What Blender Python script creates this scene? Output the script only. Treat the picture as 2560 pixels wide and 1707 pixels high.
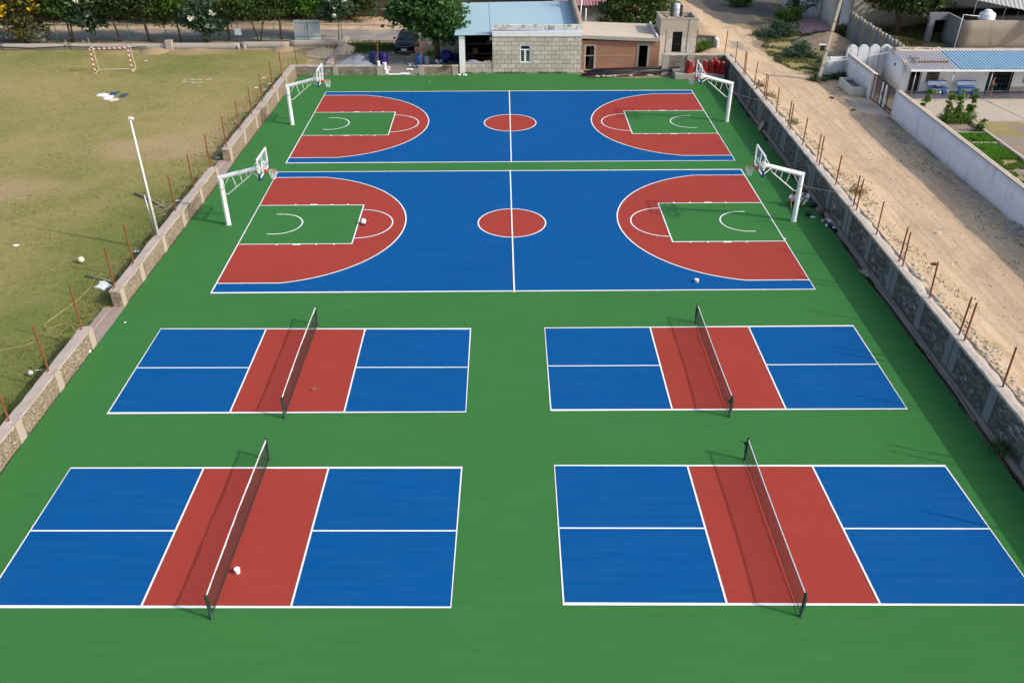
import bpy, bmesh, math, random
import numpy as np
from mathutils import Vector, Matrix, noise as mnoise
R = math.radians
random.seed(7); rng = np.random.default_rng(7)
for o in list(bpy.data.objects): bpy.data.objects.remove(o)
sc = bpy.context.scene; COL = sc.collection
# ------------------------------------------------------------------ camera, sky, sun
FPX, PITCH, CAMH = 2203.4, 0.5561, 19.648
cd = bpy.data.cameras.new('camera'); cam = bpy.data.objects.new('camera', cd); COL.objects.link(cam)
cam.location = (0, 0, CAMH); cam.rotation_euler = (math.pi/2-PITCH, 0, 0)
cd.sensor_width = 36; cd.lens = FPX/2560*36; cd.clip_end = 3000; cd.clip_start = .1
sc.camera = cam
SUN_EL, SUN_AZ = R(35), R(-20.5)          # azimuth measured from +x, counterclockwise
w = bpy.data.worlds.new('World'); sc.world = w; w.use_nodes = True
nt = w.node_tree; sky = nt.nodes.new('ShaderNodeTexSky'); sky.sky_type = 'NISHITA'; sky.sun_disc = False
sky.sun_elevation = SUN_EL; sky.sun_rotation = math.pi/2-SUN_AZ; sky.air_density = 1.0; sky.dust_density = 3.0; sky.ozone_density = 1.0
bg = nt.nodes['Background']; bg.inputs[1].default_value = .15; nt.links.new(sky.outputs[0], bg.inputs[0])
sd = bpy.data.lights.new('sun', 'SUN'); sd.energy = 2.0; sd.angle = R(.9); sd.color = (1, .94, .83)
sun = bpy.data.objects.new('sun', sd); COL.objects.link(sun)
sv = Vector((math.cos(SUN_EL)*math.cos(SUN_AZ), math.cos(SUN_EL)*math.sin(SUN_AZ), math.sin(SUN_EL)))
sun.rotation_euler = sv.to_track_quat('Z', 'Y').to_euler(); sun.location = sv*60
sc.view_settings.view_transform = 'Standard'; sc.view_settings.look = 'None'
sc.view_settings.exposure = .48; sc.view_settings.gamma = 1; sc.view_settings.use_curve_mapping = False
# ------------------------------------------------------------------ measuring the place: photo point -> ground point
SP, CP = math.sin(PITCH), math.cos(PITCH)
def ray(px, py):
    a = (px-1280)/FPX; b = -(py-853.5)/FPX
    return Vector((a, CP+b*SP, -SP+b*CP))
def U(px, py, z=0.0):
    d = ray(px, py); return Vector((0, 0, CAMH))+d*((z-CAMH)/d.z)
def UY(px, py, Y):
    d = ray(px, py); return Vector((0, 0, CAMH))+d*(Y/d.y)
ZN = {'A': (.2723, 0, 0), 'B': (.2721, 500, 0), 'C': (.2721, 1100, 0), 'D': (.1914, 1700, 0), 'E': (.2551, 2080, 0), 'F': (.2723, 0, 400),
      'G': (.2723, 1950, 400), 'J': (1.08844, 0, 0), 'K': (.1658, 1850, 340), 'M': (.12755, 1700, 120), 'N': (.2997, 2100, 780), 'O': (.2678, 0, 780),
      'a': (.1658, 1900, 0), 'b': (.1403, 2240, 0), 'c': (.17007, 1400, 0), 'd': (.11905, 900, 60), 'e': (.1658, 2200, 180), 'f': (.1403, 1980, 540)}
def at(zn, u, v, z=0.0): k, ox, oy = ZN[zn]; return U(ox+u*k, oy+v*k, z)
def atY(zn, u, v, Y): k, ox, oy = ZN[zn]; return UY(ox+u*k, oy+v*k, Y)
def sstep(a, b, x):
    t = min(1, max(0, (x-a)/(b-a))); return t*t*(3-2*t)
def fbm(x, y, s=1.0, seed=0.0): return mnoise.fractal(Vector((x*s, y*s, seed)), 1.0, 2.0, 4)
# ------------------------------------------------------------------ mesh helpers
class MB:
    def __init__(s): s.v = []; s.f = []
    def add(s, vs, fs):
        n = len(s.v); s.v += [tuple(p) for p in vs]; s.f += [tuple(i+n for i in f) for f in fs]; return s
    def box(s, c, d, rz=0, rx=0, ry=0):
        M = Matrix.Rotation(rz, 3, 'Z') @ Matrix.Rotation(ry, 3, 'Y') @ Matrix.Rotation(rx, 3, 'X'); c = Vector(c)
        vs = [c+M@Vector((x*d[0]/2, y*d[1]/2, z*d[2]/2)) for z in (-1, 1) for y in (-1, 1) for x in (-1, 1)]
        return s.add(vs, [(0, 2, 3, 1), (4, 5, 7, 6), (0, 1, 5, 4), (2, 6, 7, 3), (0, 4, 6, 2), (1, 3, 7, 5)])
    def bb(s, x0, x1, y0, y1, z0, z1): return s.box(((x0+x1)/2, (y0+y1)/2, (z0+z1)/2), (abs(x1-x0), abs(y1-y0), abs(z1-z0)))
    def hexa(s, b, t): return s.add(list(b)+list(t), [(3, 2, 1, 0), (4, 5, 6, 7), (0, 1, 5, 4), (1, 2, 6, 5), (2, 3, 7, 6), (3, 0, 4, 7)])
    def quad(s, *p): return s.add(p, [tuple(range(len(p)))])
    def tube(s, p0, p1, r0, r1=None, n=8, cap=True):
        return s.path([p0, p1], [r0, r0 if r1 is None else r1], n, cap)
    def path(s, pts, rs, n=8, cap=True):
        pts = [Vector(p) for p in pts]
        if not isinstance(rs, (list, tuple)): rs = [rs]*len(pts)
        vs = []; fs = []
        t0 = (pts[1]-pts[0]).normalized(); up = Vector((0, 0, 1)) if abs(t0.z) < .9 else Vector((0, 1, 0))
        a = t0.cross(up).normalized()
        for i, p in enumerate(pts):
            t = (pts[min(i+1, len(pts)-1)]-pts[max(i-1, 0)]).normalized()
            a = (a-t*a.dot(t)); a = a.normalized() if a.length > 1e-6 else t.orthogonal().normalized(); b = t.cross(a)
            vs += [p+(a*math.cos(2*math.pi*k/n)+b*math.sin(2*math.pi*k/n))*rs[i] for k in range(n)]
        for i in range(len(pts)-1):
            fs += [(i*n+k, i*n+(k+1) % n, (i+1)*n+(k+1) % n, (i+1)*n+k) for k in range(n)]
        if cap: fs += [tuple(reversed(range(n))), tuple((len(pts)-1)*n+k for k in range(n))]
        return s.add(vs, fs)
    def lathe(s, c, prof, n=20, sx=1, sy=1):
        vs = []; fs = []; c = Vector(c)
        for r, z in prof: vs += [c+Vector((r*sx*math.cos(2*math.pi*k/n), r*sy*math.sin(2*math.pi*k/n), z)) for k in range(n)]
        for i in range(len(prof)-1): fs += [(i*n+k, i*n+(k+1) % n, (i+1)*n+(k+1) % n, (i+1)*n+k) for k in range(n)]
        fs += [tuple(reversed(range(n))), tuple((len(prof)-1)*n+k for k in range(n))]
        return s.add(vs, fs)
    def ball(s, c, r, n=12, m=8, jit=0, seed=0):
        if not isinstance(r, (tuple, list)): r = (r, r, r)
        vs = []; c = Vector(c)
        for i in range(m+1):
            th = math.pi*i/m
            for k in range(n):
                d = Vector((math.sin(th)*math.cos(2*math.pi*k/n), math.sin(th)*math.sin(2*math.pi*k/n), -math.cos(th)))
                q = 1+jit*mnoise.noise(d*1.7+Vector((seed, seed*.7, 0))) if jit else 1
                vs.append(c+Vector((d.x*r[0], d.y*r[1], d.z*r[2]))*q)
        fs = [(i*n+k, i*n+(k+1) % n, (i+1)*n+(k+1) % n, (i+1)*n+k) for i in range(m) for k in range(n)]
        return s.add(vs, fs)
    def prism(s, poly, z0, z1):
        n = len(poly)
        return s.add([(x, y, z0) for x, y in poly]+[(x, y, z1) for x, y in poly],
                     [tuple(reversed(range(n))), tuple(range(n, 2*n))]+[(i, (i+1) % n, n+(i+1) % n, n+i) for i in range(n)])
    def grid(s, P):                       # P[i][j] points
        n, m = len(P), len(P[0])
        return s.add([p for r_ in P for p in r_], [(i*m+j, i*m+j+1, (i+1)*m+j+1, (i+1)*m+j) for i in range(n-1) for j in range(m-1)])
    def rbox(s, x0, x1, y0, y1, z0, z1, step=.5, amp=.02, fr=2.0, lockz=False):   # box with an uneven, hand-built surface
        X = np.linspace(x0, x1, max(2, int((x1-x0)/step)+2)); Y = np.linspace(y0, y1, max(2, int((y1-y0)/step)+2)); Z = np.linspace(z0, z1, max(2, int((z1-z0)/step)+2))
        idx = {}; vs = []; fs = []
        def V(i, j, k):
            if (i, j, k) not in idx:
                p = Vector((X[i], Y[j], Z[k])); d = mnoise.noise_vector(p*fr)*amp
                if lockz: d.z = 0
                idx[(i, j, k)] = len(vs); vs.append(p+d)
            return idx[(i, j, k)]
        nx, ny, nz = len(X)-1, len(Y)-1, len(Z)-1
        for i in range(nx):
            for j in range(ny):
                fs += [(V(i, j, 0), V(i, j+1, 0), V(i+1, j+1, 0), V(i+1, j, 0)), (V(i, j, nz), V(i+1, j, nz), V(i+1, j+1, nz), V(i, j+1, nz))]
            for k in range(nz):
                fs += [(V(i, 0, k), V(i+1, 0, k), V(i+1, 0, k+1), V(i, 0, k+1)), (V(i, ny, k), V(i, ny, k+1), V(i+1, ny, k+1), V(i+1, ny, k))]
        for j in range(ny):
            for k in range(nz):
                fs += [(V(0, j, k), V(0, j, k+1), V(0, j+1, k+1), V(0, j+1, k)), (V(nx, j, k), V(nx, j+1, k), V(nx, j+1, k+1), V(nx, j, k+1))]
        return s.add(vs, fs)
    def build(s, name, mt, parent=None, smooth=False, bev=0, local=False):
        me = bpy.data.meshes.new(name); vs = s.v
        o = bpy.data.objects.new(name, me)
        if parent is not None:
            if not local:
                off = Vector(parent.location)
                if parent.parent: off = off+Vector(parent.parent.location)
                vs = [tuple(Vector(p)-off) for p in vs]
            o.parent = parent
        me.from_pydata(vs, [], s.f); me.materials.append(mt); me.validate(); me.update()
        if smooth: me.polygons.foreach_set('use_smooth', [True]*len(me.polygons))
        COL.objects.link(o)
        if bev:
            m = o.modifiers.new('bevel', 'BEVEL'); m.width = bev; m.segments = 2; m.limit_method = 'ANGLE'; m.angle_limit = R(40)
        return o
def tag(o, label=None, cat=None, group=None, kind=None):
    if label: o['label'] = label
    if cat: o['category'] = cat
    if group: o['group'] = group
    if kind: o['kind'] = kind
    return o
def thing(name, label, cat, loc=(0, 0, 0), rz=0, group=None):
    o = bpy.data.objects.new(name, None); COL.objects.link(o); o.location = loc; o.rotation_euler = (0, 0, rz); o.empty_display_size = .2
    return tag(o, label, cat, group)
def solo(name, mb, mt, label, cat, group=None, smooth=False, bev=0, kind=None):   # one-mesh thing; origin at its base
    c = np.mean(np.array(mb.v), axis=0); zb = min(p[2] for p in mb.v); off = Vector((c[0], c[1], zb))
    m2 = MB(); m2.v = [tuple(Vector(p)-off) for p in mb.v]; m2.f = mb.f
    o = m2.build(name, mt, None, smooth, bev); o.location = off
    return tag(o, label, cat, group, kind)
def dup(root, loc, rz=None, label=None, group=None):
    r = root.copy(); COL.objects.link(r); r.location = loc
    if rz is not None: r.rotation_euler = (0, 0, rz)
    if label: r['label'] = label
    if group: r['group'] = group
    for ch in [o for o in COL.objects if o.parent == root]:
        c = ch.copy(); COL.objects.link(c); c.parent = r
        for g in [o for o in COL.objects if o.parent == ch]:
            d = g.copy(); COL.objects.link(d); d.parent = c
    return r
# ------------------------------------------------------------------ materials
class N:                                   # tiny node builder
    def __init__(s, name):
        s.m = bpy.data.materials.new(name); s.m.use_nodes = True; s.t = s.m.node_tree; s.b = s.t.nodes['Principled BSDF']; s.out = s.t.nodes['Material Output']
        s.co = s.n('ShaderNodeTexCoord').outputs['Object']
        s.b.inputs['Specular IOR Level'].default_value = .3
    def n(s, k, **kw):
        x = s.t.nodes.new(k)
        for a, b in kw.items(): setattr(x, a, b)
        return x
    def link(s, a, b): s.t.links.new(a, b)
    def world(s): s.co = s.n('ShaderNodeNewGeometry').outputs['Position']; return s
    def mapv(s, scale=(1, 1, 1), rot=(0, 0, 0), loc=(0, 0, 0), src=None):
        x = s.n('ShaderNodeMapping'); x.inputs['Scale'].default_value = scale; x.inputs['Rotation'].default_value = rot; x.inputs['Location'].default_value = loc
        s.link(src or s.co, x.inputs['Vector']); return x.outputs[0]
    def noise(s, sc_=5, det=4, rough=.55, src=None, dist=0):
        x = s.n('ShaderNodeTexNoise'); x.inputs['Scale'].default_value = sc_; x.inputs['Detail'].default_value = det; x.inputs['Roughness'].default_value = rough; x.inputs['Distortion'].default_value = dist
        s.link(src or s.co, x.inputs['Vector']); return x.outputs['Fac']
    def ramp(s, fac, stops, interp='LINEAR'):
        x = s.n('ShaderNodeValToRGB'); cr = x.color_ramp; cr.interpolation = interp
        while len(cr.elements) < len(stops): cr.elements.new(.5)
        for e, (p, c) in zip(cr.elements, stops):
            e.position = p; e.color = (c, c, c, 1) if isinstance(c, (int, float)) else tuple(c)+(1,)
        s.link(fac, x.inputs[0]); return x.outputs[0]
    def mix(s, fac, a, b, mode='MIX'):
        x = s.n('ShaderNodeMix', data_type='RGBA', blend_type=mode)
        for sock, val in ((x.inputs[0], fac), (x.inputs[6], a), (x.inputs[7], b)):
            if isinstance(val, (int, float)): sock.default_value = val
            elif isinstance(val, tuple): sock.default_value = val+(1,)
            else: s.link(val, sock)
        return x.outputs[2]
    def math(s, op, a, b=0.0, clamp=False):
        x = s.n('ShaderNodeMath', operation=op, use_clamp=clamp)
        for sock, val in ((x.inputs[0], a), (x.inputs[1], b)):
            if isinstance(val, (int, float)): sock.default_value = val
            else: s.link(val, sock)
        return x.outputs[0]
    def sep(s, src=None): x = s.n('ShaderNodeSeparateXYZ'); s.link(src or s.co, x.inputs[0]); return x.outputs
    def col(s, c):
        if isinstance(c, tuple): s.b.inputs['Base Color'].default_value = c+(1,)
        else: s.link(c, s.b.inputs['Base Color'])
        return s
    def rough(s, r):
        if isinstance(r, (int, float)): s.b.inputs['Roughness'].default_value = r
        else: s.link(r, s.b.inputs['Roughness'])
        return s
    def metal(s, v): s.b.inputs['Metallic'].default_value = v; return s
    def bump(s, h, st=.3, dist=.02):
        x = s.n('ShaderNodeBump'); x.inputs['Strength'].default_value = st; x.inputs['Distance'].default_value = dist
        s.link(h, x.inputs['Height']); s.link(x.outputs[0], s.b.inputs['Normal']); return s
def sc3(c, k): return tuple(min(1, x*k) for x in c)
def plain(name, c, rough=.6, var=.12, scale=6, metal=0, bump=0, spec=.3):
    m = N(name); f = m.noise(scale, 5); m.col(m.mix(f, sc3(c, 1-var), sc3(c, 1+var))).rough(rough).metal(metal); m.b.inputs['Specular IOR Level'].default_value = spec
    if bump: m.bump(m.noise(scale*6, 4), bump, .01)
    return m.m
def acrylic(name, c, dust=(.5, .5, .42), d=.05):
    m = N(name).world()
    big = m.noise(.22, 6, .6); mid = m.noise(2.2, 6, .7, dist=.6); fine = m.noise(38, 3, .8); grain = m.noise(9, 5, .8)
    c0 = m.mix(big, sc3(c, .90), sc3(c, 1.08))
    c0 = m.mix(m.ramp(grain, [(.3, 0.0), (.7, 1.0)]), c0, m.mix(1.0, c0, (1.13, 1.13, 1.13), 'MULTIPLY'))
    c0 = m.mix(m.ramp(fine, [(.35, 0.0), (.65, 1.0)]), m.mix(1.0, c0, (.88, .88, .88), 'MULTIPLY'), c0)
    sw = m.noise(1.0, 5, .6, src=m.mapv((.35, 4.5, 1), rot=(0, 0, .05)))         # faint squeegee sweeps
    c0 = m.mix(m.ramp(sw, [(.45, 0.0), (.8, .03)]), c0, dust)
    c0 = m.mix(m.ramp(mid, [(.62, 0.0), (.8, d*1.6)]), c0, dust)
    sc_ = m.noise(4.5, 6, .75, dist=2.5); c0 = m.mix(m.math('MULTIPLY', m.ramp(sc_, [(.655, 0.0), (.70, .30)]), m.ramp(m.noise(.35, 3), [(.45, 0.0), (.65, 1.0)])), c0, dust)
    m.col(c0).rough(m.ramp(mid, [(.3, .62), (.7, .8)])).bump(m.noise(60, 3, .8), .2, .003)
    m.b.inputs['Specular IOR Level'].default_value = .07
    return m.m
M_ = {}
M_['green'] = acrylic('court_green', (.043, .175, .043), (.45,.48,.36), .03); M_['blue'] = acrylic('court_blue', (.0016, .086, .285), (.30, .42, .5), .03)
M_['red'] = acrylic('court_red', (.345, .049, .036), (.5, .3, .25), .03)
def linepaint():
    m = N('line_paint').world(); f = m.noise(1.6, 6, .7); g = m.noise(14, 4, .8)
    m.col(m.mix(m.ramp(f, [(.3, 0.0), (.8, 1.0)]), m.mix(m.ramp(g, [(.3, 0.0), (.6, 1.0)]), (.82, .86, .85), (.88, .90, .90)), (.80, .82, .79))).rough(.6); return m.m
M_['line'] = linepaint()
def rubble(name, cols, mortar, scale=6.5, st=.9):
    m = N(name); mp = m.mapv((.8, .62, 1.45)); dn = m.n('ShaderNodeTexNoise'); dn.inputs['Scale'].default_value = 2.5; m.link(mp, dn.inputs['Vector'])
    add = m.n('ShaderNodeVectorMath', operation='MULTIPLY_ADD'); m.link(dn.outputs['Color'], add.inputs[0]); add.inputs[1].default_value = (.35,)*3; m.link(mp, add.inputs[2])
    v = m.n('ShaderNodeTexVoronoi'); v.inputs['Scale'].default_value = scale; m.link(add.outputs[0], v.inputs['Vector'])
    e = m.n('ShaderNodeTexVoronoi', feature='DISTANCE_TO_EDGE'); e.inputs['Scale'].default_value = scale; m.link(add.outputs[0], e.inputs['Vector'])
    hue = m.sep(v.outputs['Color'])[0]
    c = m.ramp(hue, [(i/(len(cols)-1), x) for i, x in enumerate(cols)], 'CONSTANT' if False else 'LINEAR')
    c = m.mix(m.ramp(m.noise(1.1, 5, .75), [(.48, 0.0), (.75, .6)]), c, mortar); c = m.mix(m.ramp(m.noise(.7, 4, .6), [(.62, 0.0), (.72, .45)]), c, (.22, .15, .07)); c = m.mix(m.math('MULTIPLY', m.noise(18, 5, .7), .8), c, m.mix(1.0, c, (.45, .45, .45), 'MULTIPLY'))
    ed = m.ramp(e.outputs['Distance'], [(.01, 0.0), (.08, 1.0)])
    c = m.mix(ed, m.mix(m.noise(3, 4), mortar, sc3(mortar, .5)), c)
    m.col(c).rough(.9); h = m.math('ADD', ed, m.math('MULTIPLY', m.noise(9, 5), .8)); m.bump(h, st, .05); return m.m
M_['stone_tan'] = rubble('rubble_tan', [(.36, .26, .16), (.48, .38, .27), (.34, .25, .17), (.46, .40, .32), (.42, .30, .19), (.56, .48, .38)], (.38, .31, .24), 7.5)
M_['stone_shaded'] = rubble('rubble_shaded', [(.09, .085, .08), (.25, .24, .23), (.11, .10, .09), (.46, .45, .43), (.15, .13, .11), (.30, .24, .15)], (.16, .15, .14), 4.6)  # same stone as the tan wall, with its shade put into the colour
M_['stone_mid'] = rubble('rubble_mid', [(.26, .20, .14), (.40, .35, .28), (.22, .18, .15), (.46, .42, .36), (.32, .25, .17)], (.30, .27, .23), 4.2)
def plaster(name, c, dark=(.12, .11, .10), amt=.5, streak=True, rough=.9):
    m = N(name); f = m.noise(1.2, 7, .7); g = m.noise(7, 6, .7)
    c0 = m.mix(f, sc3(c, .82), sc3(c, 1.12)); c0 = m.mix(m.ramp(g, [(.5, 0.0), (.8, amt*.6)]), c0, dark)
    if streak:
        s_ = m.noise(1, 6, .7, src=m.mapv((2.2, 2.2, .35))); c0 = m.mix(m.ramp(s_, [(.55, 0.0), (.78, amt)]), c0, dark)
    m.col(c0).rough(rough).bump(m.noise(16, 6, .7), .35, .012); return m.m
M_['conc'] = plaster('concrete_grey', (.40, .36, .31), amt=.35); M_['conc_tan'] = plaster('concrete_tan', (.43, .36, .29), amt=.35, streak=False)
M_['coping'] = plaster('mortar_coping', (.46, .39, .34), (.22, .18, .15), .45, False); M_['coping_r'] = plaster('mortar_coping_pale', (.56, .48, .40), (.17, .14, .12), 1.3, False)
M_['pil_dark'] = plaster('pilaster_grey', (.22, .22, .225), amt=.3); M_['white_plaster'] = plaster('whitewash', (.78, .78, .79), (.22, .22, .24), .25)
M_['white_old'] = plaster('old_whitewash', (.68, .68, .68), (.07, .07, .06), .85); M_['lav_wall'] = plaster('pale_wall_paint', (.80, .79, .83), (.20, .20, .23), .45)
M_['cream'] = plaster('cream_plaster', (.66, .62, .54), (.22, .17, .12), .55); M_['roofslab'] = plaster('roof_screed', (.58, .50, .40), (.35, .29, .22), .4, False)
M_['oldconc'] = plaster('weathered_render', (.33, .28, .22), (.09, .08, .07), .6); M_['darkconc'] = plaster('dark_grey_render', (.22, .23, .25), (.08, .08, .09), .5)  # darkconc is a cooler, darker grey render
M_['white'] = plain('white_paint', (.82, .83, .82), .4, .03, 3, spec=.5); M_['whitecloth'] = plain('white_cloth', (.78, .78, .78), .9, .06, 8)
M_['rust'] = plain('rusty_steel', (.23, .075, .032), .85, .35, 9, bump=.3); M_['postgreen'] = plain('dark_green_paint', (.006, .04, .026), .45, .2, 8)
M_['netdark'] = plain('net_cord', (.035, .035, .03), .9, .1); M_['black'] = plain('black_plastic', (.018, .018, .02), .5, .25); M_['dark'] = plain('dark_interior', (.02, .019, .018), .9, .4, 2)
M_['bluepaint'] = plain('blue_paint', (.02, .16, .50), .5, .1); M_['navy'] = plain('navy_plastic', (.012, .02, .16), .45, .35, 5); M_['padblue'] = plain('pad_blue', (.008, .035, .16), .5, .1)
M_['rim'] = plain('rim_orange_red', (.62, .06, .03), .45, .1); M_['netwhite'] = plain('white_net_cord', (.72, .73, .74), .9, .05); M_['glass'] = None
M_['redplastic'] = plain('red_plastic', (.34, .018, .02), .45, .3, 3); M_['skin'] = plain('skin', (.33, .17, .10), .6, .08, 20); M_['hair'] = plain('black_hair', (.012, .01, .01), .6, .2)
M_['skin_d'] = plain('skin_dark', (.20, .10, .06), .6, .08, 20)
M_['shorts'] = plain('dark_cloth', (.03, .028, .035), .9, .2); M_['greencloth'] = plain('green_cloth', (.04, .13, .06), .9, .2); M_['brown'] = plain('brown_wood', (.16, .10, .06), .85, .3)
M_['stick'] = plain('weathered_wood', (.30, .25, .20), .9, .25); M_['bark'] = plain('bark', (.12, .085, .06), .95, .35, 5, bump=.6); M_['yellow'] = plain('yellow_petals', (.62, .42, .02), .8, .2, 2)
M_['petal'] = plain('white_petals', (.75, .74, .66), .8, .1); M_['galv'] = plain('galvanised_steel', (.42, .44, .46), .45, .2, 5, .6); M_['pipe'] = plain('black_pipe', (.03, .03, .034), .35, .25, 4)
M_['tankwhite'] = plain('white_tank_plastic', (.74, .76, .78), .45, .05); M_['ropeyellow'] = plain('straw_rope', (.45, .36, .16), .9, .2); M_['pinkcloth'] = plain('pink_plastic', (.6, .25, .3), .7, .2)
M_['signgrey'] = plain('sign_board_grey', (.55, .58, .62), .6, .15, 2); M_['carpaint'] = plain('car_paint_black', (.012, .014, .018), .25, .2, 2, .4, spec=.6); M_['chrome'] = plain('chrome', (.6, .62, .64), .2, .05, 3, 1)
M_['tyre'] = plain('tyre_rubber', (.02, .02, .02), .85, .2); M_['carglass'] = plain('car_glass', (.015, .018, .022), .08, .1, 3, spec=.8); M_['fencegreen'] = plain('fence_green', (.03, .17, .10), .5, .25)
M_['jeans'] = plain('blue_jean', (.05, .07, .13), .9, .25); M_['cream_p'] = plain('cream_plastic', (.66, .6, .5), .6, .1); M_['teal'] = plain('teal_glass', (.02, .09, .10), .2, .2)
def glassmat():
    m = N('backboard_glass'); m.col((.45, .62, .68)).rough(.05); m.b.inputs['Alpha'].default_value = .13; return m.m
M_['glass'] = glassmat()
def blockwall(name, c1, c2, mort, bw, bh, xz=True, ms=.025, off=.5):
    m = N(name); s = m.sep(); cx = m.n('ShaderNodeCombineXYZ'); m.link(m.math('ADD', s[0], s[1]), cx.inputs[0]); m.link(s[2], cx.inputs[1])
    b = m.n('ShaderNodeTexBrick'); b.offset = off; b.inputs['Scale'].default_value = 1; b.inputs['Brick Width'].default_value = bw; b.inputs['Row Height'].default_value = bh
    b.inputs['Mortar Size'].default_value = ms; b.inputs['Mortar Smooth'].default_value = .3; b.inputs['Bias'].default_value = 0
    b.inputs['Color1'].default_value = c1+(1,); b.inputs['Color2'].default_value = c2+(1,); b.inputs['Mortar'].default_value = mort+(1,)
    wv = m.n('ShaderNodeVectorMath', operation='MULTIPLY_ADD'); dn = m.n('ShaderNodeTexNoise'); dn.inputs['Scale'].default_value = 1.5; m.link(m.co, dn.inputs['Vector'])
    m.link(dn.outputs['Color'], wv.inputs[0]); wv.inputs[1].default_value = (.06, .05, 0); m.link(cx.outputs[0], wv.inputs[2]); m.link(wv.outputs[0], b.inputs['Vector'])
    c = m.mix(m.ramp(m.noise(1.1, 6, .7), [(.35, 0.0), (.75, .55)]), b.outputs['Color'], sc3(c1, .62)); c = m.mix(m.ramp(m.noise(9, 5, .7), [(.4, 0.0), (.8, .5)]), c, sc3(c2, .7))
    m.col(c).rough(.92).bump(m.math('ADD', m.math('MULTIPLY', b.outputs['Fac'], -1.0), m.math('MULTIPLY', m.noise(14, 5), .6)), .7, .02); return m.m
M_['block'] = blockwall('concrete_blocks', (.48, .43, .365), (.68, .62, .54), (.24, .205, .17), .60, .36, ms=.028)
M_['brick'] = blockwall('red_brickwork', (.50, .17, .085), (.28, .17, .12), (.38, .31, .25), .30, .12, ms=.016)
M_['redwall'] = blockwall('far_red_brick', (.34, .06, .05), (.26, .05, .04), (.20, .08, .06), .5, .25, ms=.03)
def peeling(name, c, dark, top=None):
    m = N(name); a = m.noise(2.4, 7, .75, dist=.8); s_ = m.noise(1, 6, .7, src=m.mapv((1.8, 1.8, .3))); k = m.math('ADD', m.math('MULTIPLY', a, .55), m.math('MULTIPLY', s_, .45))
    if top is not None:
        z = m.math('MULTIPLY', m.math('SUBTRACT', m.sep()[2], top-1.1), .14, True); k = m.math('ADD', k, z)
    m.col(m.mix(m.ramp(k, [(.50, 0.0), (.58, .85)]), m.mix(m.noise(6, 5), sc3(c, .85), sc3(c, 1.08)), m.mix(m.noise(9, 4), dark, sc3(dark, 1.9)))).rough(.9).bump(m.noise(14, 6, .7), .4, .015); return m.m
def leafmat(name, dark, light, tr=.3, rough=.5):
    m = N(name); g = m.n('ShaderNodeNewGeometry'); r = g.outputs['Random Per Island']
    big = m.noise(.55, 3); k = m.math('ADD', m.math('MULTIPLY', r, .6), m.math('MULTIPLY', big, .55), True)
    c = m.ramp(k, [(.15, dark), (.85, light)]); m.col(c).rough(rough)
    t = m.n('ShaderNodeBsdfTranslucent'); m.link(m.mix(.5, c, sc3(light, 1.3)), t.inputs[0]); mx = m.n('ShaderNodeMixShader'); mx.inputs[0].default_value = tr
    m.link(m.b.outputs[0], mx.inputs[1]); m.link(t.outputs[0], mx.inputs[2]); m.link(mx.outputs[0], m.out.inputs[0]); return m.m
L_ = {'dry': leafmat('leaf_dry_grass', (.13, .115, .045), (.30, .25, .11), .2), 'turf': leafmat('leaf_turf', (.07, .085, .025), (.19, .19, .06), .2), 'mid': leafmat('leaf_mid', (.024, .058, .013), (.09, .17, .035)), 'dark': leafmat('leaf_dark', (.02, .04, .014), (.085, .12, .038)), 'light': leafmat('leaf_light', (.04, .09, .012), (.14, .24, .03)),
      'big': leafmat('leaf_broad', (.018, .055, .016), (.075, .17, .04)), 'blue': leafmat('leaf_bluish', (.02, .05, .028), (.08, .14, .07)), 'olive': leafmat('leaf_olive', (.05, .06, .02), (.16, .16, .05)),
      'lime': leafmat('leaf_lime', (.035, .12, .010), (.14, .32, .03)), 'neem': leafmat('leaf_neem', (.026, .06, .014), (.10, .165, .036))}
# ------------------------------------------------------------------ ground
ZR = 1.0                                    # level of the lane and plots on the right
def gz(x, y):
    if y < 73.7: t = 0.0 if x < 17.6 else 1.0
    else: t = sstep(13.2, 17.4, x)
    z = t*(ZR+.42*math.exp(-max(0, x-17.8)/1.6))
    if t > 0:
        z += t*.05*fbm(x, y, .35)
        if x < 26: z += .035*math.sin(x*2.1+.25*fbm(x, y, .1)*6)*t*sstep(25.5, 24, x)
    if x < -18: z += .03*fbm(x, y, .25)
    if -17.6 < x < 17.5 and y < 73.6: z = -.20+.03*max(-1, min(1, fbm(x, y, 1.2)))
    elif x <= 17.5 and t == 0 and y > 73: z += .02*fbm(x, y, .5)
    return z
def axis(lo, hi, st, far):
    a = list(np.arange(lo, hi+1e-6, st)); s = st*2
    while a[-1] < far: a.append(a[-1]+s); s *= 1.35
    s = st*2; b = [a[0]]
    while b[-1] > -far: b.append(b[-1]-s); s *= 1.35
    return b[::-1][:-1]+a
XS = sorted(set([round(x, 3) for x in axis(-48, 46, .5, 900)]+[17.45, 17.62, -17.55, -17.8])); YS = [y for y in axis(4, 112, .5, 900)]
def rx_sand(y):                             # right edge of the pale lane
    pts = [(20, 26), (68, 25.5), (70, 22.8), (73, 21.6), (77, 21.6), (80, 21.2), (84, 22.4), (88, 20.2), (94, 18.6), (110, 17.5), (900, 17)]
    for (a, xa), (b, xb) in zip(pts, pts[1:]):
        if y <= b: return xa+(xb-xa)*max(0, (y-a))/(b-a)
    return 17
def blob(x, y, cx, cy, rx, ry): return math.exp(-(((x-cx)/rx)**2+((y-cy)/ry)**2))
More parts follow.
